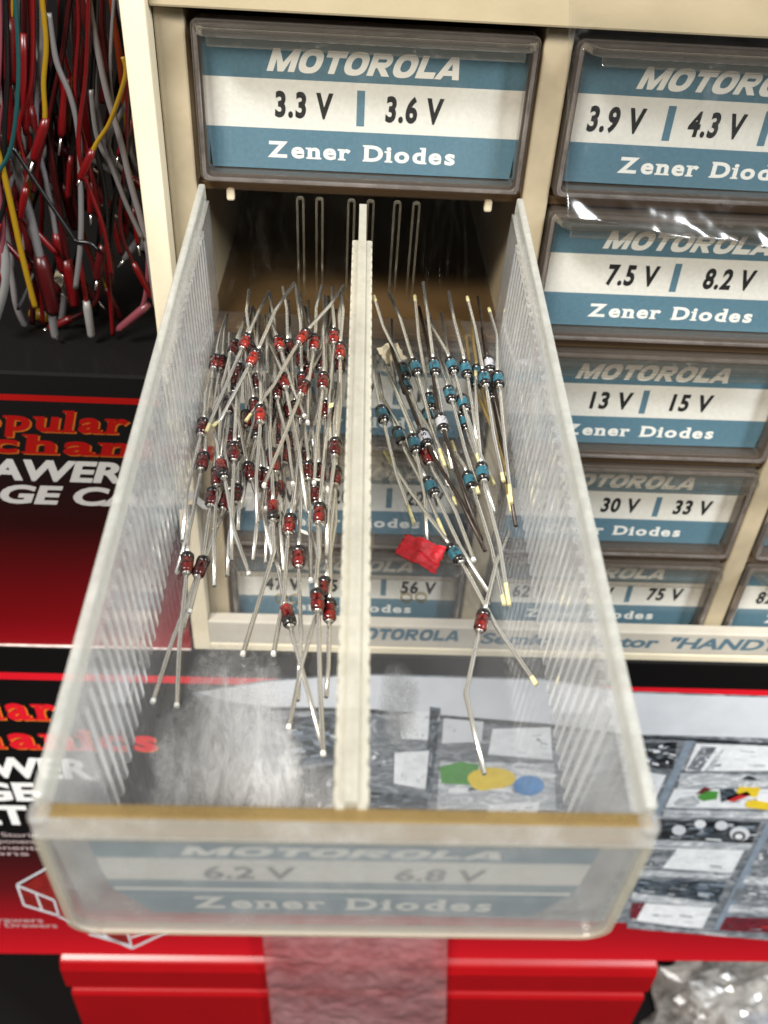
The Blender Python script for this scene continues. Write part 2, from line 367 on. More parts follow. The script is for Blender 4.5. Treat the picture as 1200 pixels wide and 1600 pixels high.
# ------------------------------------------------------------------ cabinet
PC, PR = 60.0, 27.147; NC, NR = 3, 5
XL, XR, ZT, ZB = -36.8, 156.8, 26.0, -125.1
cab = thing('storage_cabinet', 'aged cream plastic cabinet of small clear drawers with a lettered bottom rim', 'storage cabinet', (60, 0, ZB))
cx, cz = 60.0, ZB
def cbox(mb, x0, x1, y0, y1, z0, z1): mb.box(x0-cx, x1-cx, y0, y1, z0-cz, z1-cz)
DEPTH = 118
mb = MB()
cbox(mb, XL, XL+3.9, 0, DEPTH, ZB, ZT); cbox(mb, XR-3.9, XR, 0, DEPTH, ZB, ZT)
cbox(mb, XL+3.9, XR-3.9, 0, DEPTH-2, ZB, ZB+2.7)
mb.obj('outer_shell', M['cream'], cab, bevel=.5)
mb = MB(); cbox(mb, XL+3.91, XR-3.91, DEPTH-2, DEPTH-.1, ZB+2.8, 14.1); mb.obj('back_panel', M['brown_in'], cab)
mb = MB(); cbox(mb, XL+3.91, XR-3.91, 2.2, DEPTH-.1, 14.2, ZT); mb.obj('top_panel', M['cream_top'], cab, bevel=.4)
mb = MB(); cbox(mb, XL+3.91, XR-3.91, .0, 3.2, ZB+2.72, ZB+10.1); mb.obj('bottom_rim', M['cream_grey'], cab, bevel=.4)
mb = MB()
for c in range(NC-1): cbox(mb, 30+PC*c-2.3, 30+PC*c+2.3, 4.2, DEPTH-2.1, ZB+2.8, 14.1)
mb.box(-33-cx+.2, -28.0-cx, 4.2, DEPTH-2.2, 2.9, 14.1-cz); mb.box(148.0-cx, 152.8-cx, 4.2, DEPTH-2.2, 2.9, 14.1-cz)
mb.obj('column_divider', M['cream_shaded'], cab, bevel=.4)
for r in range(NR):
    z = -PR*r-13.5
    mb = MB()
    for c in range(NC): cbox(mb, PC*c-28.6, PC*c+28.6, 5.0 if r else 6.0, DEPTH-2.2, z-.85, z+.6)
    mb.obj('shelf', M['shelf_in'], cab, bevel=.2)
for px, py in ((360, 290), (763, 314)):
    q = on_y(px, py, 6.0); mb = MB(); mb.box(q.x-.7-cx, q.x+.7-cx, 5.2, 6.4, -16.0-cz, -13.9-cz); mb.obj('stop_tab', M['cream'], cab, bevel=.4)
mb = MB()
fn = lambda x, z: V((x-cx, -.06, z-cz))
wide_text(mb, 'MOTOROLA', -.1, 27.8, -119.7, -115.9, fn, 0, .4)
fit_text(mb, 'Semiconductor', 32.5, 76.3, -120.3, -116.4, fn, 0, .035, .15)
fit_text(mb, '"HANDYLAB"', 79.0, 122, -120.3, -116.4, fn, 0, .035, .2)
mb.obj('rim_lettering', M['ink_teal'], cab)

# ------------------------------------------------------------------ closed drawers
LW = 51.7/2
def card(parent, half, bands, y, texts, yoff=.25, chamf=0):
    """paper card: bands = [(z0, z1, half0, half1, mat)] side by side, back slab behind them"""
    mb = MB(); z0 = min(b[0] for b in bands); z1 = max(b[1] for b in bands)
    for b in bands:
        mb.add([(-b[2], y, b[0]), (b[2], y, b[0]), (b[3], y, b[1]), (-b[3], y, b[1])], [(0, 1, 2, 3)], b[4])
    lo, hi = bands[0], bands[-1]
    h = min(min(b[2], b[3]) for b in bands)
    mb.box(-h, h, y+.03, y+.3, z0, z1, 1)
    c = mb.obj('label_card', [M['card_blue'], M['card_white']], parent)
    return c
def drawer_texts(c, y, vals, col, kind):
    mb = MB(); f = lambda x, z: V((x, y-.03, z))
    wide_text(mb, 'MOTOROLA', -15.9, 16.3, 5.0, 8.4, f, 0, .7)
    if kind: slab_text(mb, 'Zener Diodes', -16.1, 15.7, -8.6, -5.9, f, 0, .0)
    mb.obj('white_lettering', M['ink_white'], c)
    mb = MB(); bars = []
    for s, xc in vals:
        w = 9.6 if '.' in s else (8.6 if len(s) == 4 else 9.4)
        fit_text(mb, s, xc-w/2, xc+w/2, -2.05, 2.05, f, 0, .040, .06, 1.14)
    if vals: mb.obj('voltage_lettering', M['ink_black'], c)
    return mb
def closed_drawer(col, row, vals, bars, label, lipx=0):
    t = thing('parts_drawer', label, 'drawer', (PC*col, 0, -PR*row), 'closed drawers in the cabinet')
    fy = lambda x, z, y: (x, y, z)
    sh = R.uniform(-.25, .25) if (col, row) != (0, 0) else 0
    mb = MB(); H0, H1 = -12.3, 12.7
    out = rrect(-27.2, 27.2, H0, H1, 1.2); inn = rrect(-25.7, 25.7, H0+1.6, H1-1.9, .8)
    mb.ring(out, inn, fy, 3.7, 7.3)
    out2 = rrect(-26.75, 26.75, H0+.45, H1-.45, 1.0); inn2 = rrect(-26.1, 26.1, H0+1.1, H1-1.1, .9)
    mb.obj('face_frame', M['frame'], t, bevel=.25)
    mb = MB(); mb.ring(out2, inn2, fy, 2.95, 3.68); mb.obj('face_bead', M['bead'], t, bevel=.2)
    mb = MB(); mb.prism(rrect(-25.68, 25.68, H0+1.62, H1-1.92, .8), fy, 5.3, 6.2); mb.obj('clear_pane', M['pane'], t)
    mb = MB()          # finger lip along the top, corners cut back
    P = -1.6; yb = 3.0; pl = [(-26.6, yb), (26.6, yb), (25.6, P+1.2), (24.4, P), (-24.4, P), (-25.6, P+1.2)]
    mb.prism(pl, lambda a, b, z: (a, b, z), 11.2, 12.5)
    mb.prism([(-24.2, P), (24.2, P), (24.0, P+.9), (-24.0, P+.9)], lambda a, b, z: (a, b, z), 9.9, 11.18, capb=False)
    mb.obj('finger_lip', M['lip'], t, bevel=.25)
    mb = MB(); D = 105
    mb.box(-25.6, -24.6, 7.4, D, -11.6, 11.2); mb.box(24.6, 25.6, 7.4, D, -11.6, 11.2); mb.box(-24.59, 24.59, 7.4, D, -12.0, -11.0); mb.box(-24.59, 24.59, D-1, D, -10.9, 11.2)
    mb.obj('drawer_shell', M['shell'], t)
    y = 6.64; wb = 3.85
    c = card(t, LW, [(-10.5, -wb, LW-.4, LW, 0), (-wb, wb, LW, LW, 1), (wb, 10.5, LW, LW, 0)], y, vals)
    c.rotation_euler = (0, R.uniform(-.007, .007), 0)
    drawer_texts(c, y, vals, col, True)
    if bars:
        mb = MB()
        for b in bars: mb.add([(b-.65, y-.02, -2.9), (b+.65, y-.02, -2.9), (b+.65, y-.02, 2.7), (b-.65, y-.02, 2.7)], [(0, 1, 2, 3)])
        mb.obj('label_bar', M['card_blue'], c)
    return t
closed_drawer(0, 0, [('3.3 V', -9.9), ('3.6 V', 8.3)], [-.6], 'closed clear drawer marked 3.3 V and 3.6 V just above the pulled-out drawer')
closed_drawer(1, 0, [('3.9 V', -18), ('4.3 V', -1), ('4.7 V', 15)], [-9.1, 7.3], 'closed clear drawer marked 3.9 V and 4.3 V under the crinkled film')
closed_drawer(1, 1, [('7.5 V', -9.1), ('8.2 V', 9.1)], [-1.1], 'closed clear drawer marked 7.5 V and 8.2 V')
closed_drawer(1, 2, [('13 V', -7.5), ('15 V', 9.1)], [-.7], 'closed clear drawer marked 13 V and 15 V')
closed_drawer(1, 3, [('27 V', -15.5), ('30 V', .2), ('33 V', 16.6)], [-8.1, 8.5], 'closed clear drawer marked 30 V and 33 V')
closed_drawer(1, 4, [('62 V', -16), ('68 V', 0), ('75 V', 17)], [-8.5, 8.0], 'closed clear drawer marked 75 V in the bottom row')
closed_drawer(2, 4, [('82 V', -16), ('91 V', 0), ('100 V', 17)], [-8.5, 8.0], 'bottom row drawer whose number starts with 82, cut by the photo edge')
closed_drawer(2, 3, [], [], 'closed clear drawer standing directly above the one whose number starts with 82')
closed_drawer(2, 2, [], [], 'closed clear drawer to the right of the one marked 13 V and 15 V')
closed_drawer(0, 2, [('10 V', -16), ('11 V', 0), ('12 V', 17)], [-8.5, 8.5], 'closed clear drawer seen through the open drawer floor, uppermost under the heaps')
closed_drawer(0, 3, [('18 V', -16), ('20 V', 0), ('22 V', 16.4)], [-8.1, 8.5], 'closed clear drawer seen through the open drawer floor, just above the one marked 56 V')
closed_drawer(0, 4, [('47 V', -15.4), ('51 V', 0), ('56 V', 17)], [-8.5, 8.6], 'closed clear drawer marked 56 V seen through the scuffed floor of the open drawer')

# ------------------------------------------------------------------ the pulled-out drawer (local axes: x across, -y towards the viewer, z up)
W0 = 2.5; HW = 24.0; RT = 25.5; LEN = 101.2
dr = thing('parts_drawer', 'pulled-out clear drawer full of loose diodes, drooping at the front', 'drawer', D0, None)
dr.rotation_euler = (DROOP, 0, 0)
mb = MB(); mb.box(-HW-1.3, HW+1.3, -LEN, -.6, W0-1.5, W0); mb.obj('floor_panel', M['floor'], dr)
def comb(side):
    mb = MB(); pts = []                                        # plan outline of the ribbed wall
    rib = lambda p, q: abs(p[0]) < HW-.3 and abs(q[0]) < HW-.3
    xo = HW+1.4; xi = HW; xr = HW-.42
    pts.append((xo, 0)); pts.append((xi, 0)); v = 9.0
    while v < 92.5:
        pts += [(xi, v), (xr, v+.18), (xr, v+.92), (xi, v+1.1)]; v += 2.0
    pts += [(xi, LEN), (xo, LEN)]
    pts = [(side*p[0], -p[1]) for p in pts]
    if side < 0: pts.reverse()
    mb.prism(pts, lambda a, b, z: (a, b, z), W0+.02, 22.6, capa=False)
    for i in range(len(pts)):
        if rib(pts[i], pts[(i+1) % len(pts)]): mb.m[i] = 1
    x0, x1 = sorted((side*xo, side*(HW+.35)))
    o = mb.obj('side_wall', [M['wall'], M['rib']], dr)
    mb = MB(); mb.box(x0, x1, -LEN, 0, 22.63, RT); mb.obj('wall_rim', M['rim'], dr, bevel=.3)
    return o
comb(-1); comb(1)
mb = MB(); mb.box(-HW+.01, HW-.01, -.9, 0, W0+.02, RT-.3); bw = mb.obj('back_wall', M['backp'], dr)
for k, u0 in enumerate((-9.6, -6.6, -1.6, 1.4, 5.6, 8.6)):
    mb = MB(); mb.ring(rrect(u0-.65, u0+.65, 6.0, 24.6, .6), rrect(u0-.3, u0+.3, 6.35, 24.25, .28), lambda a, b, t: (a, t, b), -1.35, -.92)
    mb.obj('divider_slot', M['ridge'], bw)
# front panel: tapered clear slab with rounded foot, amber ledge on top, card behind it
VF = 103.0
def fpoly(h0, h1, w0, w1, r):
    pts = []
    for cx_, a0 in ((-1, 180), (1, 270)):
        for k in range(7):
            a = math.radians(a0+90*k/6); pts.append((cx_*(h0-r)+r*math.cos(a), w0+r+r*math.sin(a)))
    return pts+[(h1, w1), (-h1, w1)]
mb = MB(); fz = lambda a, b, v: (a, -v, b)
mb.prism(fpoly(26.1, 25.1, .5, 22.2, 2.6), fz, 102.45, VF); mb.obj('front_panel', M['front'], dr)
mb = MB(); mb.ring(fpoly(26.4, 25.4, .2, 22.3, 2.8), fpoly(25.8, 24.8, .8, 22.0, 2.4), fz, 102.2, VF+.2); mb.obj('front_frame', M['edge'], dr)
mb = MB(); mb.box(-25.0, 25.0, -102.2, -101.3, W0, 24.6); mb.obj('inner_panel', M['pane'], dr)
mb = MB()
mb.prism([(101.25, 24.65), (102.7, 25.1), (102.95, 24.1), (103.25, 23.2), (103.3, 22.5), (101.25, 22.45)], lambda a, b, u: (u, -a, b), -24.9, 24.9, capa=True, capb=True)
mb.obj('top_ledge', M['amber'], dr, bevel=.25)
mb = MB(); mb.prism([(102.75, 25.15), (103.0, 24.2), (103.3, 23.3), (103.55, 22.9), (103.6, 23.2), (103.2, 24.4), (102.9, 25.3)], lambda a, b, u: (u, -a, b), -25.1, 25.1); mb.obj('ledge_rim', M['front'], dr, bevel=.1)
for s in (-1, 1):
    mb = MB(); mb.box(s*24.5-.9, s*24.5+.9, -103.3, -101.25, 22.4, 25.6); mb.obj('corner_post', M['front'], dr, bevel=.7, seg=3)
yl = -102.38
cd = card(dr, 21.5, [(4.0, 10.2, 18.2, 21.3, 0), (10.2, 12.0, 21.3, 21.4, 0), (12.0, 16.7, 21.4, 21.5, 1), (16.7, 20.4, 21.5, 21.6, 0)], yl, None)
f = lambda x, z: V((x, yl-.03, z))
mb = MB(); wide_text(mb, 'MOTOROLA', -14.2, 14.2, 17.5, 19.2, f, 0, .5); slab_text(mb, 'Zener Diodes', -14.2, 14.1, 5.4, 8.2, f)
mb.add([f(-21, 9.6), f(21, 9.6), f(21, 10.3), f(-21, 10.3)], [(0, 1, 2, 3)]); mb.obj('white_lettering', M['ink_white'], cd)
mb = MB(); fit_text(mb, '6.2 V', -12.6, -4.4, 12.5, 15.2, f, 0, .028, .06); fit_text(mb, '6.8 V', 4.4, 12.6, 12.5, 15.2, f, 0, .028, .06); mb.obj('voltage_lettering', M['ink_grey'], cd)
for u0, v0 in ((7.1, 62.3), (9.0, 62.2), (-8.8, 63.0), (-7.0, 63.0)):
    mb = MB(); o = [(u0+.85*math.cos(k*math.pi/8), v0+.85*math.sin(k*math.pi/8)) for k in range(16)]; i_ = [(u0+(a-u0)*.6, v0+(b-v0)*.6) for a, b in o]
    mb.ring(o, i_, lambda a, b, t: (a, -b, t), W0+.01, W0+.3); mb.obj('moulded_ring', M['ridge'], dr)

# ------------------------------------------------------------------ divider sheet standing in the drawer
dv = thing('drawer_divider', 'milky ribbed divider sheet standing between the red and the teal diodes', 'divider', uvw(.2, 52, W0), None); dv.rotation_euler = (DROOP, 0, 0)
mb = MB(); mb.box(-.55, .55, -49.0, 48.5, 0.1, 22.6); mb.obj('sheet', M['divider'], dv)
for s in (-1, 1):
    mb = MB(); pts = [(.56, -38.5)]; v = -38.5
    while v < 48:
        pts += [(1.28, v), (1.46, v+.2), (1.46, v+1.3), (1.28, v+1.5)]; v += 2.0
    pts += [(1.28, v), (.56, v)]
    pts = [(s*p[0], -p[1]) for p in pts]
    mb.prism(pts, lambda a, b, z: (a, b, z), .1, 22.2); mb.obj('rib_strip', M['divider'], dv)

# ------------------------------------------------------------------ diodes
BL = 3.05; BR = .86
def body_mesh(kind):
    h = BL/2; r_ = BR
    mb = MB(); prof = [(.4, -h), (.7, -h+.06), (r_, -h+.32), (r_, -.5), (r_*1.015, -.45), (r_*1.015, -.3), (r_, -.25), (r_, h-.32), (.7, h-.06), (.4, h)]
    if kind.startswith('red'): mb.lathe(prof, 18, 0, [0, 0, 0, 0, 1, 0, 0, 0, 0]); return mb.mesh('glass_body', [M[kind], M['darkred']])
    mb.lathe([(.4, -h), (.7, -h+.06), (r_*1.04, -h+.28), (r_*1.04, h-.28), (.7, h-.06), (.4, h)], 18)
    return mb.mesh('glass_body', M[kind])
BODY = {k: body_mesh(k) for k in ('red', 'red_b', 'red_c', 'blue', 'grey')}
mb = MB(); h = BL/2; mb.lathe([(.6, h-.02), (.72, h-.02), (BR*1.05, h-.3), (BR*1.05, h-1.0), (BR*.9, h-1.0)], 18); BAND = mb.mesh('cathode_band', M['band'])
mb = MB(); mb.lathe([(.74, -h+.02), (BR*1.055, -h+.26), (BR*1.055, -h+.62), (BR*.9, -h+.62)], 18); BAND2 = mb.mesh('anode_band', M['band'])
mb = MB(); mb.lathe([(.2, h), (.6, h+.01), (.52, h+.2), (.34, h+.32)], 12); SEAL = mb.mesh('end_seal', M['seal'])
def marks_mesh(seed, col):
    rr = random.Random(seed); mb = MB(); rad = BR*1.05
    vs, fs = text_raw(rr.choice(['1N', 'A1', '1N', '75', '6A']), .03)
    a0 = min(v[0] for v in vs); a1 = max(v[0] for v in vs); ang0 = rr.uniform(.7, 1.5)
    pts = []
    for v in vs:
        th = ang0+(v[1])*1.15; y_ = -1.05+(v[0]-a0)/(a1-a0)*1.35
        pts.append((rad*math.cos(th), y_, rad*math.sin(th)))
    mb.add(pts, fs); return mb.mesh('marking', M['ink_black'])
MARKS = [marks_mesh(i, 0) for i in range(5)]
LR = .285
def lead_obj(pts_local, mats, tip, parent, col=0):
    """one wire; the last 'tip' mm may carry another material"""
    pts = [V(p) for p in pts_local]
    if tip:
        d = (pts[-1]-pts[-2]); L = d.length; tl = min(tip[0], L*.8); pm = pts[-1]-d.normalized()*tl
        pts = pts[:-1]+[pm, pm+d.normalized()*.05, pts[-1]]
        rad = [LR]*(len(pts)-2)+[LR*tip[2]]*2; mids = [0]*(len(pts)-3)+[1, 1]
        mids = [0]*(len(pts)-2)+[1]
        mb = MB(); mb.tube(pts, rad, 8, mids=mids)
        return mb.obj('lead', [mats, M[tip[1]]], parent)
    mb = MB(); mb.tube(pts, LR, 8); return mb.obj('lead', mats, parent)

UL = (-HW+1.6, -2.6); UR = (2.6, HW-1.6)
def clampu(p, comp):
    lo, hi = UL if comp == 'L' else UR
    return V((max(lo, min(hi, p.x)), max(1.6, min(99.0, p.y)), max(W0+LR+.02, p.z)))
def diode(kind, comp, b, near, far=None, h=1.0, hn=None, hf=None, band='far', lead='tin', ntip=None, ftip=None, bends=(), label=None, group=None, maxfar=23):
    """b/near/far are photo pixels; h, hn, hf heights above the drawer floor in mm; far may be ('b', px, py): on the back wall"""
    if ntip is YT and R.random() < .3: ntip = YS
    if ftip is YT and R.random() < .4: ftip = None
    pb = clampu(drawer_pt(b[0], b[1], 'w', W0+h), comp)
    hn = (LR+.05 if h < 1.5 else h*.45) if hn is None else hn
    pn = drawer_pt(near[0], near[1], 'w', W0+hn)
    bnd = [clampu(drawer_pt(x, y, 'w', W0+hh), comp) for x, y, hh in bends]
    pn = clampu(pn, comp)
    first = bnd[0] if bnd else pn
    ax = (pb-first).normalized()                      # points to the far end
    if far is None:
        L = min(maxfar, max(16, (pn-pb).length)); pf = pb+ax*L
    elif far[0] == 'b': pf = drawer_pt(far[1], far[2], 'v', R.uniform(2.0, 3.4))
    else: pf = drawer_pt(far[0], far[1], 'w', W0+(h if hf is None else hf))
    if pf.y < 1.8:
        tt = (pb.y-1.8)/max(.01, pb.y-pf.y); q = pb+(pf-pb)*tt; q.z += min(9, (1.8-pf.y)*.45); pf = q
    pf = clampu(pf, comp)
    if far is not None: ax = ((pf-pb).normalized()+ax).normalized()
    world = uvw(pb.x, pb.y, pb.z)
    o = thing('diode', label or {'red': 'red glass diode tangled deep in the heap beside the ribbed wall', 'blue': 'teal diode tangled in the heap behind the red paper scrap', 'grey': 'grey banded diode with tarnished leads among the teal ones'}[kind], 'diode', world,
              group or {'red': 'red glass diodes', 'blue': 'teal diodes', 'grey': 'grey diodes'}[kind])
    axw = (EU*ax.x+EV*ax.y+EW*ax.z).normalized()
    q = V((0, 1, 0)).rotation_difference(axw)
    spin = Quaternion((0, 1, 0), R.uniform(-.5, .5) if kind == 'red' else R.uniform(-.3, .3))
    # turn the printed side (local +z) up
    q2 = q
    zl = q @ V((0, 0, 1)); tgt = (EW-axw*EW.dot(axw)).normalized()
    ang = math.atan2(axw.dot(zl.cross(tgt)), zl.dot(tgt)); q2 = Quaternion(axw, ang) @ q @ spin
    o.rotation_mode = 'QUATERNION'; o.rotation_quaternion = q2
    inv = q2.inverted()
    def loc(p): return inv @ (uvw(p.x, p.y, p.z)-world)
    gb = bpy.data.objects.new('glass_body', BODY[kind if kind != 'red' else ('red_c' if far is not None and h > 5 else R.choice(['red', 'red', 'red_b']))]); COL.objects.link(gb); gb.parent = o
    flip = -1 if band == 'near' else 1
    bo = bpy.data.objects.new('cathode_band', BAND); COL.objects.link(bo); bo.parent = o; bo.scale = (1, flip, 1)
    if flip < 0: bo.rotation_euler = (0, 0, math.pi); bo.scale = (1, 1, 1)
    if kind != 'red':
        b2 = bpy.data.objects.new('anode_band', BAND2); COL.objects.link(b2); b2.parent = o
        if flip < 0: b2.rotation_euler = (0, 0, math.pi)
        mk = bpy.data.objects.new('marking', R.choice(MARKS)); COL.objects.link(mk); mk.parent = o
    for s in (1, -1):
        se = bpy.data.objects.new('end_seal', SEAL); COL.objects.link(se); se.parent = o
        if s < 0: se.rotation_euler = (0, 0, math.pi)
    lm = M[lead]
    nl = [V((0, -BL/2-.1, 0)), V((0, -BL/2-1.5, 0))]+[loc(x) for x in bnd]
    end = loc(pn)
    if not bnd:
        mid = nl[-1].lerp(end, .5)+V((R.uniform(-.6, .6), 0, R.uniform(-.35, .45))); nl.append(mid)
    else:
        # round the bend
        k = nl[-1]; nl[-1:] = [k.lerp(nl[-2], .25), k, k.lerp(end, .2)]
    nl.append(end); lead_obj(nl, lm, ntip, o)
    fl = [V((0, BL/2+.1, 0)), V((0, BL/2+1.5, 0))]; end = loc(pf)
    fl.append(fl[-1].lerp(end, .5)+V((R.uniform(-.6, .6), 0, R.uniform(-.35, .45)))); fl.append(end); lead_obj(fl, lm, ftip, o)
    return o
WT = (.55, 'white_tip', 1.12); YT = (3.2, 'yellow_tip', 1.03); YS = (1.5, 'yellow_tip', 1.03)
def red(b, near, far=None, h=2.0, **k): return diode('red', 'L', b, near, far, h, **k)
def blue(b, near, far=None, h=2.0, **k): return diode('blue', 'R', b, near, far, h, **k)
# the nearest ones, lying on the bare floor
red((467, 870), (465, 1095), h=1.3, label='red diode lying straight down the floor, its near lead ending just past the cabinet foot')
red((450, 962), (509, 1176), (430, 866), h=1.1, band='near', label='red diode beside the divider with its black band facing the viewer')
red((496, 938), (516, 1181), (487, 830), h=2.6, ntip=WT, label='red diode whose near lead reaches farthest forward along the divider')
red((515, 954), (521, 1090), (514, 860), h=1.4, label='red diode pressed against the divider, nearest of those touching it')
red((505, 919), (451, 1139), h=1.2, ntip=WT, label='dark red diode half hidden behind another, its near lead slanting away from the divider')
red((292, 880), (276, 1105), (297, 790), h=1.6, ntip=WT, label='red diode nearest the ribbed wall with a clear band line round its middle')
red((314, 886), (229, 1098), (352, 800), h=1.1, ntip=WT, label='dark red diode whose near lead points at the red box stripe')
red((427, 798), (379, 1024), h=2.4, bends=[(428, 862, 1.6)], band='near', ntip=WT, label='red diode with a near lead kinked towards the ribbed wall')
red((453, 819), (427, 1024), h=2.0, ntip=WT, label='red diode just behind the straight one, lead ending over the cabinet foot')
red((331, 777), (296, 958), (338, 700), h=2.0, ntip=WT, label='red diode beside the ribbed wall, behind the pair nearest the wall')
red((353, 782), (286, 982), h=1.4, label='red diode crossed by a bright long lead near the ribbed wall')
red((368, 772), (355, 900), h=1.2)
red((339, 745), (335, 916), h=2.6)
red((347, 733), (390, 899), (333, 675), h=4.2, hn=1.2, band='near', ntip=WT, label='bright red diode lying over another with its near lead slanting towards the divider')
red((366, 706), (362, 876), (372, 600), h=4.6, hn=1.0, label='bright red diode on the heap edge with a black band at its far end')
red((374, 700), (372, 830), h=2.0)
red((317, 721), (275, 896), (330, 640), h=1.8, label='dark red diode close to the ribbed wall, dull banded')
red((314, 667), (274, 845), (322, 590), h=2.4, label='red diode touching the ribbed wall with two bright facets')
red((390, 737), (422, 858), h=2.2)
red((409, 746), (415, 880), h=1.3)
red((426, 716), (440, 800), h=3.0)
red((430, 725), (444, 893), h=2.6)
red((432, 685), (436, 800), h=1.6)
red((482, 736), (486, 909), h=2.2, ntip=WT)
red((524, 699), (510, 867), (532, 600), h=4.8, hn=1.4, label='bright red diode on top of the heap next to the divider')
red((528, 744), (527, 920), h=2.6, ntip=WT)
red((493, 772), (500, 860), h=1.3)
red((499, 802), (494, 905), (521, 610), h=3.4, ntip=WT, label='red diode near the divider with a long far lead running back over the heap')
red((429, 769), (426, 880), h=1.8)
red((407, 647), (402, 816), (411, 545), h=5.4, hn=2.4, label='bright red diode in the middle of the heap with two printed lines')
red((417, 633), (415, 797), h=3.0, ntip=WT)
red((358, 633), (357, 745), h=2.6)
# the back of the heap, leads leaning on the back wall
red((383, 534), (322, 675), ('b', 420, 457), h=6.2, hn=2.8, ntip=YS, label='orange lit diode at the back of the heap beside the ribbed wall, slanting')
red((396, 559), (332, 667), ('b', 460, 442), h=6.8, hn=3.2, bends=[(345, 655, 3.6)], ntip=YT, label='orange lit diode crossing the heap with a yellowed bent near lead')
red((474, 526), (384, 658), ('b', 537, 447), h=7.2, hn=4.2, ntip=YS, label='diode high on the heap whose long bright lead crosses diagonally over the others')
red((365, 543), (300, 674), ('b', 391, 480), h=3.6, hn=1.2, ntip=WT)
red((328, 566), (296, 700), ('b', 340, 507), h=2.4, hn=1.0, ntip=WT, label='bright red diode farthest back against the ribbed wall')
red((345, 568), (318, 684), ('b', 350, 508), h=1.8, ntip=WT)
red((391, 548), (392, 640), h=2.6)
red((372, 581), (352, 672), h=2.0)
red((436, 537), (477, 652), ('b', 421, 480), h=5.2, hn=4.2, ntip=WT, label='orange lit diode at the back whose white tipped lead leans towards the divider')
red((452, 544), (470, 665), ('b', 442, 448), h=3.0)
red((491, 535), (481, 662), ('b', 503, 446), h=5.6, hn=4.0, ntip=WT, label='rosy red diode at the back of the heap with a bright white seal')
red((522, 526), (515, 690), ('b', 519, 449), h=5.4, hn=3.0)
red((532, 548), (536, 703), ('b', 532, 450), h=5.6, hn=3.0, ntip=WT, label='bright red diode at the back touching the divider, above another')
red((532, 570), (534, 731), h=3.6, hn=1.8)
red((471, 561), (473, 690), h=2.8)
red((501, 566), (495, 690), h=2.6)
red((482, 582), (490, 700), h=1.8)
red((505, 595), (491, 757), ('b', 513, 464), h=5.0, hn=2.6, ntip=WT, label='red diode near the divider whose white tipped lead ends among the crossed wires')
red((444, 596), (480, 800), ('b', 414, 500), h=4.8, hn=2.2)
red((474, 607), (412, 760), ('b', 525, 485), h=4.8, hn=4.8, ntip=WT, label='red diode whose near lead crosses the heap diagonally and ends in a white blob')
red((432, 612), (458, 758), ('b', 425, 520), h=4.0, hn=2.6, ntip=WT)
red((473, 596), (482, 720), ('b', 462, 445), h=2.8)
red((402, 597), (399, 700), h=2.0)
red((462, 640), (478, 790), ('b', 450, 470), h=2.0)
red((510, 640), (505, 780), ('b', 516, 470), h=2.0)
red((384, 655), (378, 770), h=1.5)
red((452, 690), (462, 800), h=1.2)
red((516, 650), (530, 760), ('b', 508, 480), h=1.6)
for k in range(16):
    x = R.uniform(345, 515); y = R.uniform(560, 800); red((x, y), (x+R.uniform(-28, 22), y+R.uniform(110, 150)), h=R.uniform(.95, 2.4), band=R.choice(['far', 'far', 'near']), ntip=R.choice([None, None, WT]))
# right compartment
diode('red', 'R', (753, 970), (757, 1210), (795, 830), h=1.1, bends=[(728, 1085, .45)], label='single red diode lying alone among the teal ones with its near lead bent')
diode('red', 'R', (666, 712), (741, 877), h=2.4, ntip=WT, label='plain red diode tucked beside a grey banded one')
blue((711, 865), (855, 1070), (600, 705), h=1.2, ftip=YT, ntip=(1.2, 'yellow_tip', 1.1), label='teal diode touching the red paper scrap, its near lead running to the ribbed wall')
blue((673, 760), (766, 930), h=2.0, label='teal diode just behind the red paper scrap')
blue((734, 751), (788, 945), (706, 690), h=1.8, ntip=YT, ftip=YT, label='teal diode partly covered by a yellow tipped lead')
blue((754, 738), (796, 946), (743, 580), h=4.2, hn=.6, ntip=YT, ftip=YS, label='teal diode with bold black lettering, nearest of those by the ribbed wall')
blue((597, 647), (647, 818), (577, 562), h=2.6, hn=1.0, ntip=YT, label='teal diode nearest the divider')
blue((624, 681), (695, 838), (591, 583), h=2.2, ntip=YT, label='teal diode just in front of the one nearest the divider')
blue((647, 693), (667, 846), (612, 566), h=3.4, hn=.6, bends=[(664, 775, 1.6)], label='teal diode whose near lead ends at the red paper scrap')
diode('grey', 'R', (663, 684), (758, 861), (608, 532), h=3.6, hn=.8, lead='tarnish', label='grey banded diode with brown tarnished leads crossing the compartment')
diode('grey', 'R', (690, 660), (753, 844), ('b', 655, 480), h=5.0, hn=.8, lead='tarnish', label='pale grey diode between two teal ones with a black marking')
diode('grey', 'R', (764, 569), (803, 738), ('b', 747, 464), h=4.4, hn=1.0, lead='tarnish', label='pale grey diode farthest back beside the ribbed wall')
blue((649, 574), (695, 728), ('b', 607, 456), h=5.0, hn=3.0, ntip=YT, label='teal diode at the back just in front of the cream paper scrap')
blue((679, 573), (706, 734), ('b', 661, 441), h=5.4, hn=2.4, label='teal diode at the back with a far lead bent upright')
blue((706, 571), (749, 722), ('b', 665, 476), h=5.0, hn=2.0, ntip=YS)
blue((728, 576), (748, 702), ('b', 701, 456), h=5.0, hn=2.4)
blue((757, 591), (787, 752), ('b', 730, 464), h=5.4, hn=2.4, ntip=YT, ftip=YS)
blue((779, 593), (799, 786), ('b', 764, 482), h=4.8, hn=1.6, ntip=YT, ftip=YS, label='teal diode at the back closest to the ribbed wall')
blue((703, 616), (748, 771), ('b', 666, 500), h=4.2, hn=1.6, ntip=YT)
blue((724, 630), (772, 757), ('b', 690, 490), h=3.6, hn=1.4, ntip=YS)
blue((631, 580), (690, 730), ('b', 578, 462), h=3.0, ftip=YS)
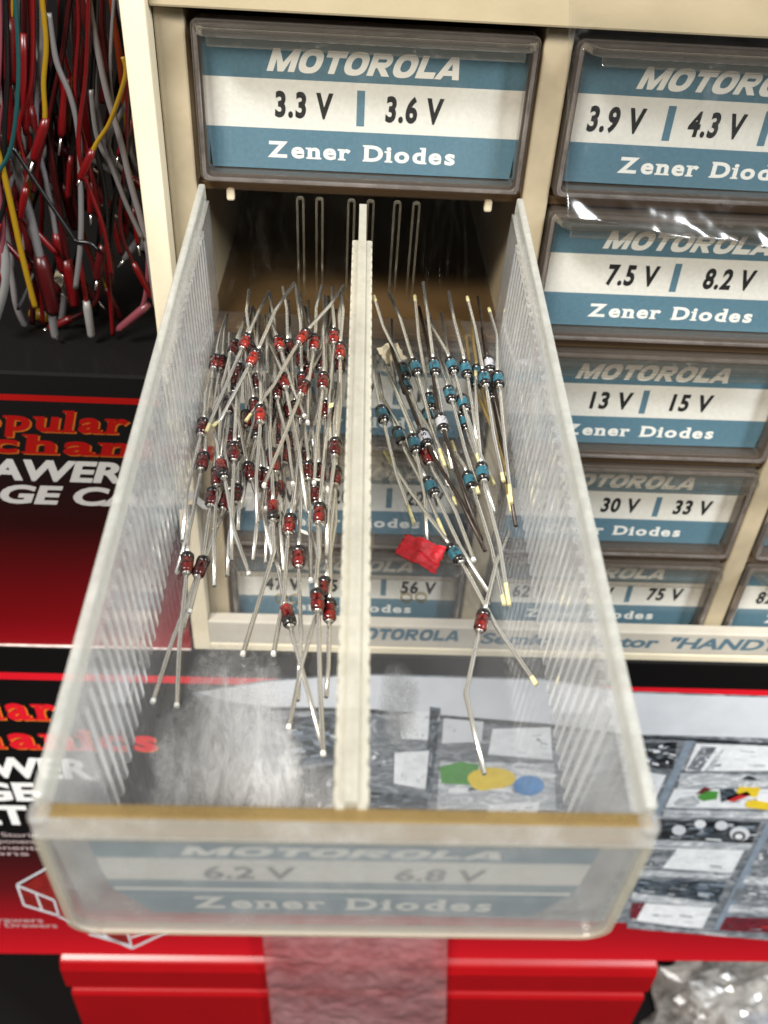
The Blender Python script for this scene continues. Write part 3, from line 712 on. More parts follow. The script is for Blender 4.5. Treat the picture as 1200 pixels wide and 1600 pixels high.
blue((634, 603), (706, 735), ('b', 612, 500), h=2.2, ntip=YS, ftip=YT)
blue((672, 628), (700, 760), ('b', 648, 462), h=2.4, ftip=YS)
blue((670, 651), (712, 790), h=1.6, ntip=YS)
blue((725, 660), (772, 800), h=2.2, lead='tin')
blue((740, 597), (806, 765), ('b', 716, 500), h=2.4, lead='gold', ntip=YT)
blue((747, 582), (800, 800), ('b', 737, 500), h=1.8, lead='gold', ntip=YT)
blue((768, 612), (806, 822), ('b', 752, 520), h=2.2, lead='tarnish')

# paper scraps, slivers and flakes
def scrap(name, pts, hs, material, label, cat):
    mb = MB(); n = 26; A, B, C_, Dd = [drawer_pt(x, y, 'w', W0+hh) for (x, y), hh in zip(pts, hs)]
    vs = []
    for layer in (0, .12):
        for i in range(n):
            for j in range(n):
                a, b = i/(n-1), j/(n-1)
                p = A.lerp(B, a).lerp(Dd.lerp(C_, a), b); q = V((p.x, p.y, p.z+layer))
                edge = i in (0, n-1) or j in (0, n-1)
                nz = mnoise.noise(V((p.x*.8, p.y*.8, 3.1))); q.z += .3*nz+.55*(1-min(1, abs(a-.52-.12*(b-.5))*5))-.3*(1-min(1, abs(b-.3-.3*a)*7))+.18*abs(mnoise.noise(V((p.x*2.6, p.y*2.6, 5))))+.10*mnoise.noise(V((p.x*6, p.y*6, 5)))
                if edge: q.x += .22*mnoise.noise(V((p.x*2.2, p.y*2.2, 1))); q.y += .22*mnoise.noise(V((p.x*2.2, p.y*2.2, 7)))
                q.z = max(q.z, W0+.05+layer); vs.append(uvw(q.x, q.y, q.z))
    fs = []
    for i in range(n-1):
        for j in range(n-1):
            k = i*n+j; fs.append((k, k+n, k+n+1, k+1)); m_ = n*n+k; fs.append((m_+1, m_+n+1, m_+n, m_))
    for i in range(n-1):
        for a, b in (((i)*n, (i+1)*n), (i*n+n-1, (i+1)*n+n-1), (i, i+1), ((n-1)*n+i, (n-1)*n+i+1)): fs.append((a, b, b+n*n, a+n*n))
    c = sum(vs, V())/len(vs); mb.add([v-c for v in vs], fs, 0, True)
    o = mb.obj(name, material); o.location = c*MM; return tag(o, label, cat)
M['redpaper'] = solid('red_paper', (.46, .012, .022), .55, var=.35, scale=600, bump=1.0, bscale=700)
M['creampaper'] = solid('cream_paper', (.72, .60, .42), .7, var=.12, scale=600, bump=.4)
scrap('paper_scrap', [(633, 835), (697, 857), (680, 898), (616, 866)], [1.4, 1.8, .5, .5], M['redpaper'], 'crinkled red paper scrap lying on the drawer floor', 'paper scrap')
scrap('paper_scrap', [(588, 545), (621, 538), (636, 562), (605, 572)], [3.2, 3.4, 2.2, 2.4], M['creampaper'], 'small folded cream paper scrap among the teal diode leads', 'paper scrap')
mb = MB(); a = drawer_pt(584, 822, 'w', W0+1.5); b = drawer_pt(574, 884, 'w', W0+.3)
c = uvw(*a.lerp(b, .5)); mb.add([uvw(a.x, a.y, a.z)-c, uvw(a.x-.2, b.y-3, .8+W0)-c, uvw(b.x, b.y, b.z)-c, uvw(b.x+.9, b.y-3.2, .5+W0)-c, uvw(b.x+.1, b.y-3, .2+W0)-c], [(0, 1, 2, 3), (0, 4, 1), (4, 2, 1), (0, 3, 4), (3, 2, 4)])
o = mb.obj('plastic_sliver', M['ridge']); o.location = c*MM; tag(o, 'clear plastic sliver lying on the floor beside the divider', 'plastic sliver')
for px, py, m_, lb in ((516, 634, 'yellow_tip', 'tiny yellow flake on the red heap'), (497, 751, 'white_tip', 'tiny white flake between two crossed leads near the divider'), (511, 766, 'white_tip', 'tiny white pointed flake close to the divider'), (475, 833, 'white_tip', 'tiny white flake behind the straight red diode')):
    p = drawer_pt(px, py, 'w', W0+5.0 if py < 700 else W0+3.0); c = uvw(*p); mb = MB()
    mb.add([(-.7, -.3, 0), (0, -.5, .1), (.8, .1, .25), (.1, .4, .15), (0, 0, -.15)], [(0, 1, 2, 3), (0, 4, 1), (1, 4, 2), (2, 4, 3), (3, 4, 0)])
    o = mb.obj('paper_flake', M[m_]); o.location = c*MM; o.rotation_euler = (.2, .1, R.uniform(0, 3)); tag(o, lb, 'flake')

# ------------------------------------------------------------------ cardboard boxes beside and under the cabinet
def box_print(name, z_top, z_bot, stops):
    m, t, out = mat(name); p = N(t, 'ShaderNodeBsdfPrincipled', Roughness=.34 if 'lower' in name else .62); p.inputs['Coat Weight'].default_value = .1; p.inputs['Specular IOR Level'].default_value = .35 if 'lower' in name else .12
    c = t.nodes.new('ShaderNodeTexCoord'); s = t.nodes.new('ShaderNodeSeparateXYZ'); t.links.new(c.outputs['Object'], s.inputs[0])
    mr_ = N(t, 'ShaderNodeMapRange'); mr_.inputs[1].default_value = 0; mr_.inputs[2].default_value = (z_top-z_bot)*MM; t.links.new(s.outputs[2], mr_.inputs[0])
    r_ = ramp(t, mr_.outputs[0], stops); t.links.new(r_.outputs[0], p.inputs['Base Color'])
    n2 = noise(t, 60, 3); b = N(t, 'ShaderNodeBump', Strength=.08, Distance=.001); t.links.new(n2.outputs[0], b.inputs['Height']); t.links.new(b.outputs[0], p.inputs['Normal'])
    t.links.new(p.outputs[0], out.inputs[0]); return m
K = (.005, .0045, .0045)
M['print_a'] = box_print('upper_box_print', -48.7, -125.1, [(0, (.24, .003, .007)), (.12, (.15, .002, .004)), (.5, (.018, .002, .002)), (.75, K)])
M['print_b'] = box_print('lower_box_print', -125.1, -283, [(0, (.56, .008, .016)), (.10, (.38, .006, .012)), (.28, (.10, .006, .008)), (.47, K)])
M['print_red'] = solid('red_print', (.62, .010, .02), .3)
M['print_orange'] = solid('orange_print', (.75, .20, .02), .3)
M['print_white'] = solid('white_box_print', (.80, .79, .78), .35)
M['kraft_edge'] = solid('worn_cardboard_edge', (.62, .50, .46), .8, var=.3, scale=500, bump=.5)
def cart(name, x0, x1, y0, y1, z0, z1, m_, label):
    xc = (x0+x1)/2
    t = thing(name, label, 'box', (xc, y0, z0)); mb = MB(); mb.box(x0-xc, x1-xc, 0, y1-y0, 0, z1-z0); mb.obj('carton', m_, t, bevel=.5)
    return t, V((xc, y0, z0))
YB = -.3
up, uo = cart('cardboard_box', -170, -37.4, YB+.2, 105, -124.9, -48.7, M['print_a'], 'black and red printed cardboard box standing beside the cabinet')
lo, lo_o = cart('cardboard_box', -190, 230, YB, 150, -283, -125.35, M['print_b'], 'large black and red printed cardboard box under the cabinet')
def on_face(y, o): return lambda px, py, off=.05: on_y(px, py, y-off)-o
fu = on_face(YB+.2, uo); fl_ = on_face(YB, lo_o)
def quad(mb, f, pts, off, mi=0): mb.add([f(x, y, off) for x, y in pts], [tuple(range(len(pts)))], mi)
def strip_z(mb, x0, x1, z0, z1, y, mi=0): mb.add([V((x0, y, z0)), V((x1, y, z0)), V((x1, y, z1)), V((x0, y, z1))], [(0, 1, 2, 3)], mi)
def px_text(mb, f, s, xa, xb, ybase, cap_px, off, mi=0, bold=.03, shear=0, dx=0, dz=0):
    """line of print on a box face: its pixel extents give the real start, end and height"""
    a = f(xa, ybase, off); b = f(xb, ybase, off); m_ = f(40, ybase, off); t_ = f(40, ybase-cap_px, off)
    hgt = t_.z-m_.z; z0 = m_.z; y = a.y
    # the printed line is level on the box
    fit_text(mb, s, a.x+dx, b.x+dx, z0+dz, z0+hgt+dz, lambda x, z: V((x, y, z)), mi, bold, shear)
def title_pair(parent, f, lines, col):
    for s, xa, xb, yb, cp, sh in lines:
        a = f(xa, yb, .05); b = f(xb, yb, .05); m_ = f(40, yb, .05); t_ = f(40, yb-cp, .05); z0, z1 = m_.z, t_.z; mb = MB()
        slab_text(mb, s, a.x+.4, b.x+.4, z0-.35, z1-.35, lambda x, z: V((x, a.y, z)), 0, sh)
        slab_text(mb, s, a.x, b.x, z0, z1, lambda x, z: V((x, a.y-.06, z)), 1, sh)
        mb.obj('title_lettering', [M['print_orange'] if col is M['print_red'] else M['orange_shaded'], col], parent)
M['orange_shaded'] = solid('shaded_orange_print', (.30, .07, .01), .3)  # upper box inks are darkened copies, painting in the shade it stands in
M['print_red_shaded'] = solid('shaded_red_print', (.24, .005, .004), .3)
title_pair(up, fu, [('Popular', -92, 196, 673, 34, .3), ('Mechanics', -165, 340, 708, 30, .3)], M['print_red_shaded'])
mb = MB(); px_text(mb, fu, 'DRAWER', -110, 190, 751, 33, .06, 0, .04, .3); px_text(mb, fu, 'STORAGE CABINET', -240, 430, 787, 29, .06, 0, .04, .3); mb.obj('white_lettering', solid('shaded_white_print', (.42, .41, .40), .35), up)
mb = MB(); a = fu(0, 620, .06); strip_z(mb, -66, 66, a.z-.7, a.z+.7, a.y); mb.obj('red_stripe', M['print_red_shaded'], up)
mb = MB(); mb.tube([V((-66.2, -.05, .12)), V((-30, -.1, .2)), V((0, -.02, .1)), V((40, -.1, .16)), V((66.2, -.05, .12))], [.22, .4, .25, .45, .3], 6); mb.obj('worn_edge', M['kraft_edge'], up)
title_pair(lo, fl_, [('Popular', -205, 92, 1125, 37, .0), ('Mechanics', -230, 246, 1170, 35, .0)], M['print_red'])
mb = MB(); px_text(mb, fl_, 'DRAWER', -150, 147, 1216, 32, .06, 0, .042); px_text(mb, fl_, 'STORAGE', -265, 62, 1252, 29, .06, 0, .042); px_text(mb, fl_, 'CABINET', -255, 50, 1289, 30, .06, 0, .042); mb.obj('white_lettering', M['print_white'], lo)
M['pale_print'] = solid('pale_print', (.45, .36, .36), .4)
for part, lines in (('feature_lettering', (('Organizing and Storing', -150, 72, 1308), ('Easy to See Components', -150, 66, 1318), ('Small Components', -150, 66, 1328), ('Installations', -150, 46, 1337))),
                    ('size_lettering', (('Nine Drawers', -80, 68, 1441), ('Two Sizes of Drawers', -120, 90, 1449)))):
    mb = MB()
    for s, xa, xb, yb in lines: px_text(mb, fl_, s, xa, xb, yb, 6.5, .06, 0, .01)
    mb.obj(part, M['pale_print'], lo)
mb = MB(); a = fl_(100, 1058, .055); strip_z(mb, -205, 205, a.z-1.3, a.z+1.3, a.y); mb.obj('red_stripe', M['print_red'], lo)
# printed picture of a drawer cabinet
PM = [solid('print_light_grey', (.60, .62, .65), .4, var=.06, scale=120), solid('print_slate', (.13, .16, .19), .4, var=.35, scale=350), solid('print_near_white', (.72, .74, .76), .4, var=.12, scale=300),
      solid('print_pale_rail', (.42, .45, .48), .4, var=.35, scale=700), solid('print_charcoal', (.03, .035, .04), .4, var=.6, scale=500), solid('print_green', (.07, .26, .05), .4, var=.15, scale=300),
      solid('print_yellow', (.72, .52, .03), .4, var=.1, scale=300), solid('print_blue', (.03, .20, .48), .4, var=.2, scale=300), solid('print_scarlet', (.50, .03, .03), .4, var=.2, scale=300), solid('print_maroon', (.14, .02, .03), .4, var=.3, scale=300),
      solid('print_blue_grey', (.22, .27, .33), .4, var=.2, scale=300), solid('print_mid_grey', (.30, .33, .36), .4, var=.4, scale=420)]
LG, SL, WH, RA, CH, GR, YE, BU, SR, MA, BG, MG = range(12)
for k_, lo_, hi_ in ((CH, (.006, .007, .008), (.10, .11, .12)), (SL, (.012, .017, .022), (.16, .20, .24)), (MG, (.10, .115, .13), (.36, .38, .41)), (RA, (.30, .33, .36), (.72, .73, .74))):
    t_ = PM[k_].node_tree; p_ = [n for n in t_.nodes if n.type == 'BSDF_PRINCIPLED'][0]; c_ = t_.nodes.new('ShaderNodeTexCoord'); v_ = N(t_, 'ShaderNodeTexNoise', Scale=230, Detail=5, Roughness=.7, Distortion=2.5)
    mp_ = t_.nodes.new('ShaderNodeMapping'); mp_.inputs['Scale'].default_value = (.45, 1, 1); t_.links.new(c_.outputs['Object'], mp_.inputs[0]); t_.links.new(mp_.outputs[0], v_.inputs['Vector'])
    r_ = ramp(t_, v_.outputs[0], [(.40, lo_), (.52, tuple((a_*.65+b_*.35) for a_, b_ in zip(lo_, hi_))), (.62, hi_)]); t_.links.new(r_.outputs[0], p_.inputs['Base Color'])
mb = MB()
z7 = lambda pts: [(980+x/4.21, 1100+y/4.21) for x, y in pts]
z6 = lambda pts: [(560+x/3.53, 1040+y/3.53) for x, y in pts]
quad(mb, fl_, [(300, 1082), (420, 1062), (560, 1052), (850, 1060), (985, 1080), (1340, 1092), (1420, 1420), (1300, 1472), (1200, 1462), (980, 1442), (600, 1425), (470, 1400), (400, 1200), (330, 1110)], .12, MG)
quad(mb, fl_, [(310, 1082), (420, 1065), (560, 1055), (850, 1063), (985, 1083), (1340, 1095), (1360, 1168), (1190, 1153), (985, 1147), (850, 1130), (560, 1106), (430, 1104), (350, 1096)], .16, LG)
quad(mb, fl_, [(420, 1106), (560, 1107), (850, 1131), (985, 1148), (1340, 1169), (1340, 1174), (985, 1153), (850, 1138), (560, 1113), (420, 1110)], .18, CH)
cells = [
 (z7([(50,260),(330,250),(300,430),(80,410)]), CH), (z7([(90,440),(255,470),(160,680),(120,660)]), WH),
 (z7([(390,240),(445,240),(130,900),(20,1180),(0,1150),(100,860)]), BG),
 (z7([(455,260),(1000,280),(1000,440),(380,440)]), WH), (z7([(490,280),(590,285),(480,440),(390,430)]), MG), (z7([(590,330),(640,290),(560,440),(510,440)]), RA),
 (z7([(350,455),(1000,470),(1000,545),(330,560)]), RA), (z7([(310,560),(1000,560),(1000,690),(250,680)]), WH),
 (z7([(240,695),(1000,715),(1000,755),(240,740)]), RA), (z7([(200,760),(880,775),(820,915),(160,890)]), CH),
 (z7([(170,893),(830,920),(800,960),(150,930)]), RA), (z7([(130,940),(770,962),(690,1112),(80,1070)]), WH), (z7([(130,950),(330,955),(230,1080),(90,1065)]), MG),
 (z7([(60,1090),(690,1122),(670,1150),(60,1130)]), RA), (z7([(60,1150),(650,1170),(600,1305),(40,1235)]), SL),
 (z7([(30,1240),(590,1310),(570,1340),(30,1290)]), RA), (z7([(110,1310),(560,1340),(490,1485),(30,1420)]), WH), (z7([(30,1310),(120,1310),(60,1420),(20,1410)]), MA),
 (z7([(926,760),(1000,700),(640,1490),(560,1490),(840,940)]), BG), (z7([(880,950),(1000,950),(1000,1080),(810,1080)]), MG), (z7([(780,1130),(1000,1150),(1000,1200),(760,1180)]), RA), (z7([(720,1210),(1000,1230),(1000,1310),(680,1290)]), MG),
 (z7([(680,1320),(1000,1345),(1000,1390),(660,1370)]), RA), (z7([(650,1400),(1000,1415),(1000,1510),(600,1490)]), MA),
 (z7([(0,1430),(1000,1525),(1000,1560),(0,1475)]), MG),
 (z6([(225,270),(410,250),(390,410),(235,405)]), WH), (z6([(20,440),(190,470),(190,640),(20,630)]), MG), (z6([(395,225),(455,235),(405,700),(365,690)]), SL), (z6([(470,290),(690,310),(680,420),(460,430)]), LG),
 (z6([(740,350),(1060,340),(1070,520),(715,490)]), WH), (z6([(200,480),(390,470),(370,680),(195,650)]), WH), (z6([(20,690),(380,720),(380,830),(20,820)]), SL), (z6([(450,530),(1080,540),(1090,800),(430,800)]), RA), (z6([(720,770),(1000,750),(980,860),(700,850)]), WH),
 ([(430,1125),(550,1112),(560,1180),(455,1200)], SL), ([(450,1205),(560,1190),(560,1280),(470,1300)], CH),
]
for i, (pts, mi) in enumerate(cells):
    quad(mb, fl_, pts, .20+.004*i, mi)
    if len(pts) == 4:
        for k in range({CH: 26, SL: 22, WH: 7, MG: 9, RA: 8, LG: 3, MA: 8}.get(mi, 0)):
            a_, b_ = R.uniform(.05, .85), R.uniform(.1, .85); w_, h_ = R.uniform(.04, .20), R.uniform(.03, .12)
            P = [V(p) for p in pts]; bl = lambda s_, t_: tuple(P[0].lerp(P[1], s_).lerp(P[3].lerp(P[2], s_), t_)); sk = R.uniform(-.1, .1)
            quad(mb, fl_, [bl(a_, b_), bl(a_+w_, b_+sk*.5), bl(a_+w_+sk*.3, b_+h_+sk*.5), bl(a_+sk*.3, b_+h_)], .203+.004*i+.00005*k, R.choice({CH: [RA, MG, SL, BG, WH], SL: [CH, RA, BG, CH], WH: [RA, LG, MG], MG: [WH, SL, RA, CH], RA: [WH, MG, WH, SL], LG: [RA], MA: [CH, SR, MG]}[mi]))
def ell(cx_, cy_, rx, ry, mi, off): quad(mb, fl_, [(cx_+rx*math.cos(k*math.pi/9), cy_+ry*math.sin(k*math.pi/9)) for k in range(18)], off, mi)
for pts, mi in ((z7([(310,650),(350,620),(440,600),(480,650),(440,675),(330,675)]), RA), (z7([(460,610),(520,570),(600,575),(590,625),(500,640)]), GR), (z7([(450,595),(510,545),(560,560),(500,590)]), MA), (z7([(610,560),(700,560),(740,600),(620,650)]), SL),
                (z7([(735,545),(880,550),(850,615),(715,590)]), YE), (z7([(655,610),(790,575),(815,600),(700,645),(660,635)]), SR), (z7([(780,645),(830,630),(990,660),(990,705),(780,680)]), YE), (z7([(760,490),(800,470),(850,490),(840,500)]), CH),
                (z6([(445,560),(560,530),(670,545),(620,660),(460,650)]), GR)): quad(mb, fl_, pts, .42, mi)
ell(560+735/3.53, 1040+622/3.53, 38, 17, YE, .44); ell(560+690/3.53, 1040+640/3.53, 22, 14, YE, .45); ell(560+940/3.53, 1040+662/3.53, 24, 16, BU, .44)
for x, y, r_, mi in ((340, 830, 46, LG), (480, 790, 38, WH), (545, 830, 40, SL), (620, 800, 42, LG), (740, 855, 66, LG), (735, 870, 44, CH), (735, 872, 26, WH)): ell(980+x/4.21, 1100+y/4.21, r_/4.21, r_/4.21*.72, mi, .44+.003*x/100+(.02 if r_ < 50 and x > 700 else 0)+(.02 if r_ < 30 else 0))
mb.obj('printed_picture', PM, lo)
mb = MB(); zt = lambda x, y: (x/2.667, 1000+y/2.667)
seg = [((70,1020),(200,948)), ((70,1020),(100,1105)), ((100,1105),(250,1150)), ((75,1025),(225,1085)), ((225,1085),(245,1150)), ((240,1150),(550,1285)), ((550,1285),(700,1215)), ((532,1220),(550,1285)), ((370,1225),(545,1275)), ((545,1240),(690,1190)), ((150,1060),(175,1125)), ((430,1215),(450,1240))]
for (a, b) in seg:
    A = V(zt(*a)); B = V(zt(*b)); d = (B-A).normalized(); n_ = V((-d.y, d.x))*1.5
    quad(mb, fl_, [tuple(A-n_), tuple(B-n_), tuple(B+n_), tuple(A+n_)], .10, 0)
quad(mb, fl_, [zt(85,1030), zt(200,960), zt(260,1060), zt(225,1085)], .07, 1); quad(mb, fl_, [zt(80,1035), zt(220,1090), zt(240,1145), zt(105,1098)], .07, 1); quad(mb, fl_, [zt(380,1225), zt(530,1225), zt(545,1275)], .07, 1)
mb.obj('printed_tray', [PM[LG], solid('print_rust', (.20, .014, .012), .4, var=.3, scale=300)], lo)

# ------------------------------------------------------------------ red tool chest, tape and bags below
M['chest'] = solid('red_enamel', (.28, .003, .005), .34, coat=.0, var=.06, scale=40, bump=.05, bscale=120)
YC = -3.0
a = on_y(90, 1508, YC); b = on_y(1040, 1500, YC); tc_ = thing('tool_chest', 'glossy red enamelled metal chest below the printed boxes', 'tool chest', ((a.x+b.x)/2, YC, -428))
xc = (a.x+b.x)/2; hx = (b.x-a.x)/2; z1 = -284.0; zs = on_y(560, 1556, YC).z; zs2 = on_y(560, 1640, YC).z
mb = MB(); f2 = lambda y, z, x: (x, y-YC, z+428)
mb.prism([(YC+3.5, z1), (YC+1.2, z1-1.2), (YC-.2, z1-5), (YC-.2, zs+6), (YC+3.0, zs), (140, zs), (140, z1)], f2, -hx, hx); mb.obj('lid', M['chest'], tc_, bevel=.8, seg=3)
mb = MB(); mb.prism([(YC+1.6, zs-1.0), (YC+.6, zs-3), (YC+.6, zs2), (140, zs2), (140, zs-1.0)], f2, -hx+.5, hx+.3); mb.obj('front_panel', M['chest'], tc_, bevel=.6)
mb = MB(); mb.prism([(YC+3, zs2-.8), (YC+3, -427.9), (140, -427.9), (140, zs2-.8)], f2, -hx+2, hx-2); mb.obj('chest_body', M['chest'], tc_, bevel=.6)
def wrinkled(name, corners, nx, ny, amp, freq, material, label, cat, seed=0, curl=None, thick=.06):
    A, B, C_, Dd = [V(c) for c in corners]; n = (B-A).cross(Dd-A).normalized(); vs = []; 
    for i in range(nx):
        for j in range(ny):
            s, t_ = i/(nx-1), j/(ny-1); p = A.lerp(B, s).lerp(Dd.lerp(C_, s), t_)
            d = amp*(mnoise.fractal(p*freq+V((seed, 0, 0)), 1.0, 2.0, 4)); d += amp*.8*abs(mnoise.noise(p*freq*2.3+V((0, seed, 0))))
            if curl: d += curl(s, t_)
            vs.append(p+n*d)
    fs = [(i*ny+j, (i+1)*ny+j, (i+1)*ny+j+1, i*ny+j+1) for i in range(nx-1) for j in range(ny-1)]
    c = sum(vs, V())/len(vs); mb = MB(); mb.add([v-c for v in vs], fs, 0, True); o = mb.obj(name, material); o.location = c*MM
    md = o.modifiers.new('thickness', 'SOLIDIFY'); md.thickness = thick*MM; md.offset = 0
    return tag(o, label, cat)
M['tape'] = clear('packing_tape_film', (.98, .90, .90), .22, (1.0, .74, .76), .10, 2.6, speck_haze(.12, .34, 22, .38, .66, (1, 1, .5)))
p1 = on_y(408, 1452, -4.2); p2 = on_y(700, 1450, -4.2); p3 = on_y(696, 1680, -5.6); p4 = on_y(432, 1680, -5.6)
wrinkled('packing_tape', [p1, p2, p3, p4], 110, 90, .75, .075, M['tape'], 'strip of clear wrinkled packing tape hanging from the box over the red chest', 'packing tape', 3)
def crumple(name, c, rad, material, label, cat, seed, amp=.35):
    bm = bmesh.new(); bmesh.ops.create_icosphere(bm, subdivisions=5, radius=1)
    for v in bm.verts:
        n = v.co.normalized(); d = 1+amp*mnoise.fractal(n*1.7+V((seed, 0, 0)), 1, 2, 3)
        rg = 1-abs(mnoise.noise(n*3.1+V((0, seed, 0)))); d += amp*.55*rg*rg
        rg2 = 1-abs(mnoise.noise(n*7.3+V((0, 0, seed)))); d += amp*.22*rg2*rg2
        v.co = V((n.x*rad[0]*d, n.y*rad[1]*d, n.z*rad[2]*d))*MM
    me = bpy.data.meshes.new(name); bm.to_mesh(me); bm.free(); me.materials.append(material)
    o = bpy.data.objects.new(name, me); COL.objects.link(o); o.location = V(c)*MM; return tag(o, label, cat)
M['bag'] = clear('clear_bag_film', (.92, .92, .93), .4, (.92, .89, .83), .22, 2.5, speck_haze(.15, .85, 35, .36, .62), bump=.6, bscale=90)
M['bluebag'] = solid('blue_film', (.20, .30, .48), .25, var=.4, scale=60, bump=.5)
M['brown'] = solid('dark_brown_stuff', (.05, .035, .025), .5, var=.5, scale=80)
q = on_y(1150, 1560, 45); crumple('plastic_bag', (q.x+14, 40, q.z-10), (44, 30, 28), M['bag'], 'crumpled clear plastic bag lying beside the red chest', 'plastic bag', 2.3)
q = on_y(1170, 1610, 25); crumple('plastic_bag', (q.x+18, 22, q.z-22), (24, 14, 14), M['bluebag'], 'crumpled bluish bag under the clear one', 'plastic bag', 5.1)
q = on_y(1085, 1570, 55); crumple('scrap_lump', (q.x+4, 62, q.z-12), (20, 14, 13), M['brown'], 'dark brown lump half hidden by the crumpled clear bag', 'scrap lump', 9.1)

# ------------------------------------------------------------------ crinkled clear film hanging over the upper drawers of the second column
M['film'] = clear('crinkled_film', (.985, .985, .985),  .008, (.85, .85, .87), .20, 1.5, speck_haze(.002, .12, 120, .58, .85), bump=.12, bscale=200)
a = on_y(893, -60, -3); b = on_y(885, 322, -3)
def curl(s, t):
    k = max(0, (t-.84)/.16); wv = mnoise.noise(V((s*7, 0, 4)))
    return -.3*math.sin(s*6)-(1.6+2.6*wv)*k*k-1.3*k*abs(mnoise.noise(V((s*14-t*6, t*4, 1))))-.35*k*mnoise.noise(V((s*44, t*12, 2)))
wrinkled('plastic_film', [(a.x, -3, 22), (120, -3, 20), (120, -3, -21.5), (b.x, -3, -12.5)], 150, 90, .45, .06, M['film'], 'crinkled clear film hanging over the drawer marked 3.9 V', 'plastic film', 1, curl, .03)

# ------------------------------------------------------------------ test leads hanging in the dark shelf beside the cabinet
def sol(n, c, r=.35): 
    k = 'wire_'+n
    if k not in M: M[k] = solid(n+'_insulation', c, r)
    return M[k]
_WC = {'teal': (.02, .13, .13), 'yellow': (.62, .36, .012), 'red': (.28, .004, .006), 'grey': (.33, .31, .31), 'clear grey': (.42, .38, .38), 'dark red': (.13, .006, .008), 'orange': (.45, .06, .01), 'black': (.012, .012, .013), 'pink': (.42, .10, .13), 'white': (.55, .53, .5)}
WC_SHADED = {k: tuple(c*.33 for c in v) for k, v in _WC.items()}  # insulation colours darkened to paint in the shade where the leads hang
ZBOX = -48.3
def smooth(pts, n=6):
    out = []
    P = [pts[0]]+list(pts)+[pts[-1]]
    for i in range(1, len(P)-2):
        for k in range(n):
            t = k/n; a, b, c, d = P[i-1], P[i], P[i+1], P[i+2]
            out.append(.5*((2*b)+(c-a)*t+(2*a-5*b+4*c-d)*t*t+(3*b-a-3*c+d)*t**3))
    out.append(pts[-1]); return out
def wire(colour, pts, y, rad, sleeve=None, sl=9, label='', tipc=None, bare=0):
    y = 3+y*.3; P = [on_y(x, yy, y+dy) for x, yy, dy in [(p+(0,))[:3] for p in pts]]
    P = [V((min(p.x, -38.6), p.y, max(p.z, ZBOX+rad))) for p in P]
    rad *= .5; P = smooth(P); c = P[0].copy(); Pl = [p-c for p in P]
    t = thing('test_lead', label, 'test lead', c, 'test leads hanging beside the cabinet')
    mb = MB(); mb.tube(Pl, rad, 8); mb.obj('cable', sol(colour, WC_SHADED[colour]), t)
    if sleeve:
        d = (Pl[-1]-Pl[-4]).normalized(); mb = MB(); e = Pl[-1]
        mb.tube([e-d*sl*.6, e-d*sl*.4, e+d*sl*.3, e+d*sl*.4], [rad*1.35, rad*1.9, rad*1.7, rad*1.1], 10); mb.obj('sleeve', sol(sleeve, WC_SHADED[sleeve]), t)
        if bare:
            mb = MB(); mb.tube([e+d*sl*.42, e+d*(sl*.42+bare)], rad*.5, 6); mb.obj('tip', M['tin'], t)
    return t
T = wire
T('teal', [(18, -60), (24, 0), (29, 100), (25, 180), (14, 240), (-10, 278)], 14, .72, label='teal lead curving off at the photo edge')
T('yellow', [(62, -60), (66, 0), (72, 70), (68, 130), (70, 185), (60, 225)], 18, .85, 'red', 8, 'yellow lead hanging straight down into a red sleeve', bare=4)
T('yellow', [(215, 90), (200, 120), (172, 190), (150, 225), (133, 262)], 12, .75, 'red', 6, 'yellow lead slanting out from behind the cabinet', bare=1)
T('clear grey', [(132, -50), (142, 20), (152, 75), (168, 150), (187, 215), (205, 290), (228, 375), (244, 480)], 22, 1.1, label='long pale grey lead running along the cabinet edge')
T('grey', [(76, 20), (88, 95), (110, 150), (122, 205), (126, 280), (126, 375), (118, 450)], 20, 1.0, label='pale grey lead hanging in the middle with a bend near its top')
T('yellow', [(-20, 190), (0, 248), (15, 310), (30, 380), (42, 430), (55, 480)], 16, 1.1, label='thick yellow lead at the photo edge slanting downwards')
T('dark red', [(118, -40), (108, 10), (100, 70), (84, 150), (60, 250), (52, 300)], 30, .9, label='dark red lead crossing behind the pale grey ones')
T('red', [(122, 180), (142, 265), (155, 330), (170, 440), (182, 560)], 34, .9, label='red lead hanging straight against the dark, nearest the cabinet')
T('grey', [(142, 140), (152, 215), (175, 262), (198, 320), (222, 372)], 20, .9, label='pinkish grey lead joining the one along the cabinet edge')
T('orange', [(172, -40), (180, 30), (190, 110), (197, 170)], 48, 1.4, label='thick orange lead beside the cabinet top')
T('red', [(8, -60), (8, 0), (12, 50), (14, 90)], 24, 1.6, 'red', 10, 'thick red plug hanging at the photo edge')
T('red', [(36, 60), (38, 110), (39, 150)], 22, .8, 'red', 16, 'red lead ending in a chunky red plug')
T('dark red', [(8, 90), (10, 130), (12, 165)], 24, .9, 'red', 17, 'dark red lead ending in a chunky red plug at the photo edge', bare=4)
T('black', [(20, 230), (58, 288), (108, 362), (118, 376), (140, 380), (152, 390)], 18, .8, label='thin dark grey lead bent sideways at its end')
T('grey', [(8, 210), (25, 260), (45, 330), (62, 400), (75, 455)], 26, 1.7, 'dark red', 12, 'thick pinkish grey lead ending in a dark red sleeve')
T('grey', [(80, 480), (85, 520), (95, 556)], 26, 1.6, label='stub of grey lead standing on the box top')
T('white', [(-4, 360), (6, 400), (4, 450), (-10, 500)], 22, 2.2, label='whitish bundle end at the photo edge')
T('dark red', [(70, 180), (88, 290), (100, 380), (112, 450)], 36, 1.3, 'red', 10, 'dark red lead ending in a bright red sleeve low down')
T('red', [(124, 400), (132, 450), (140, 505)], 28, .9, 'white', 8, 'red lead ending in a cream tip')
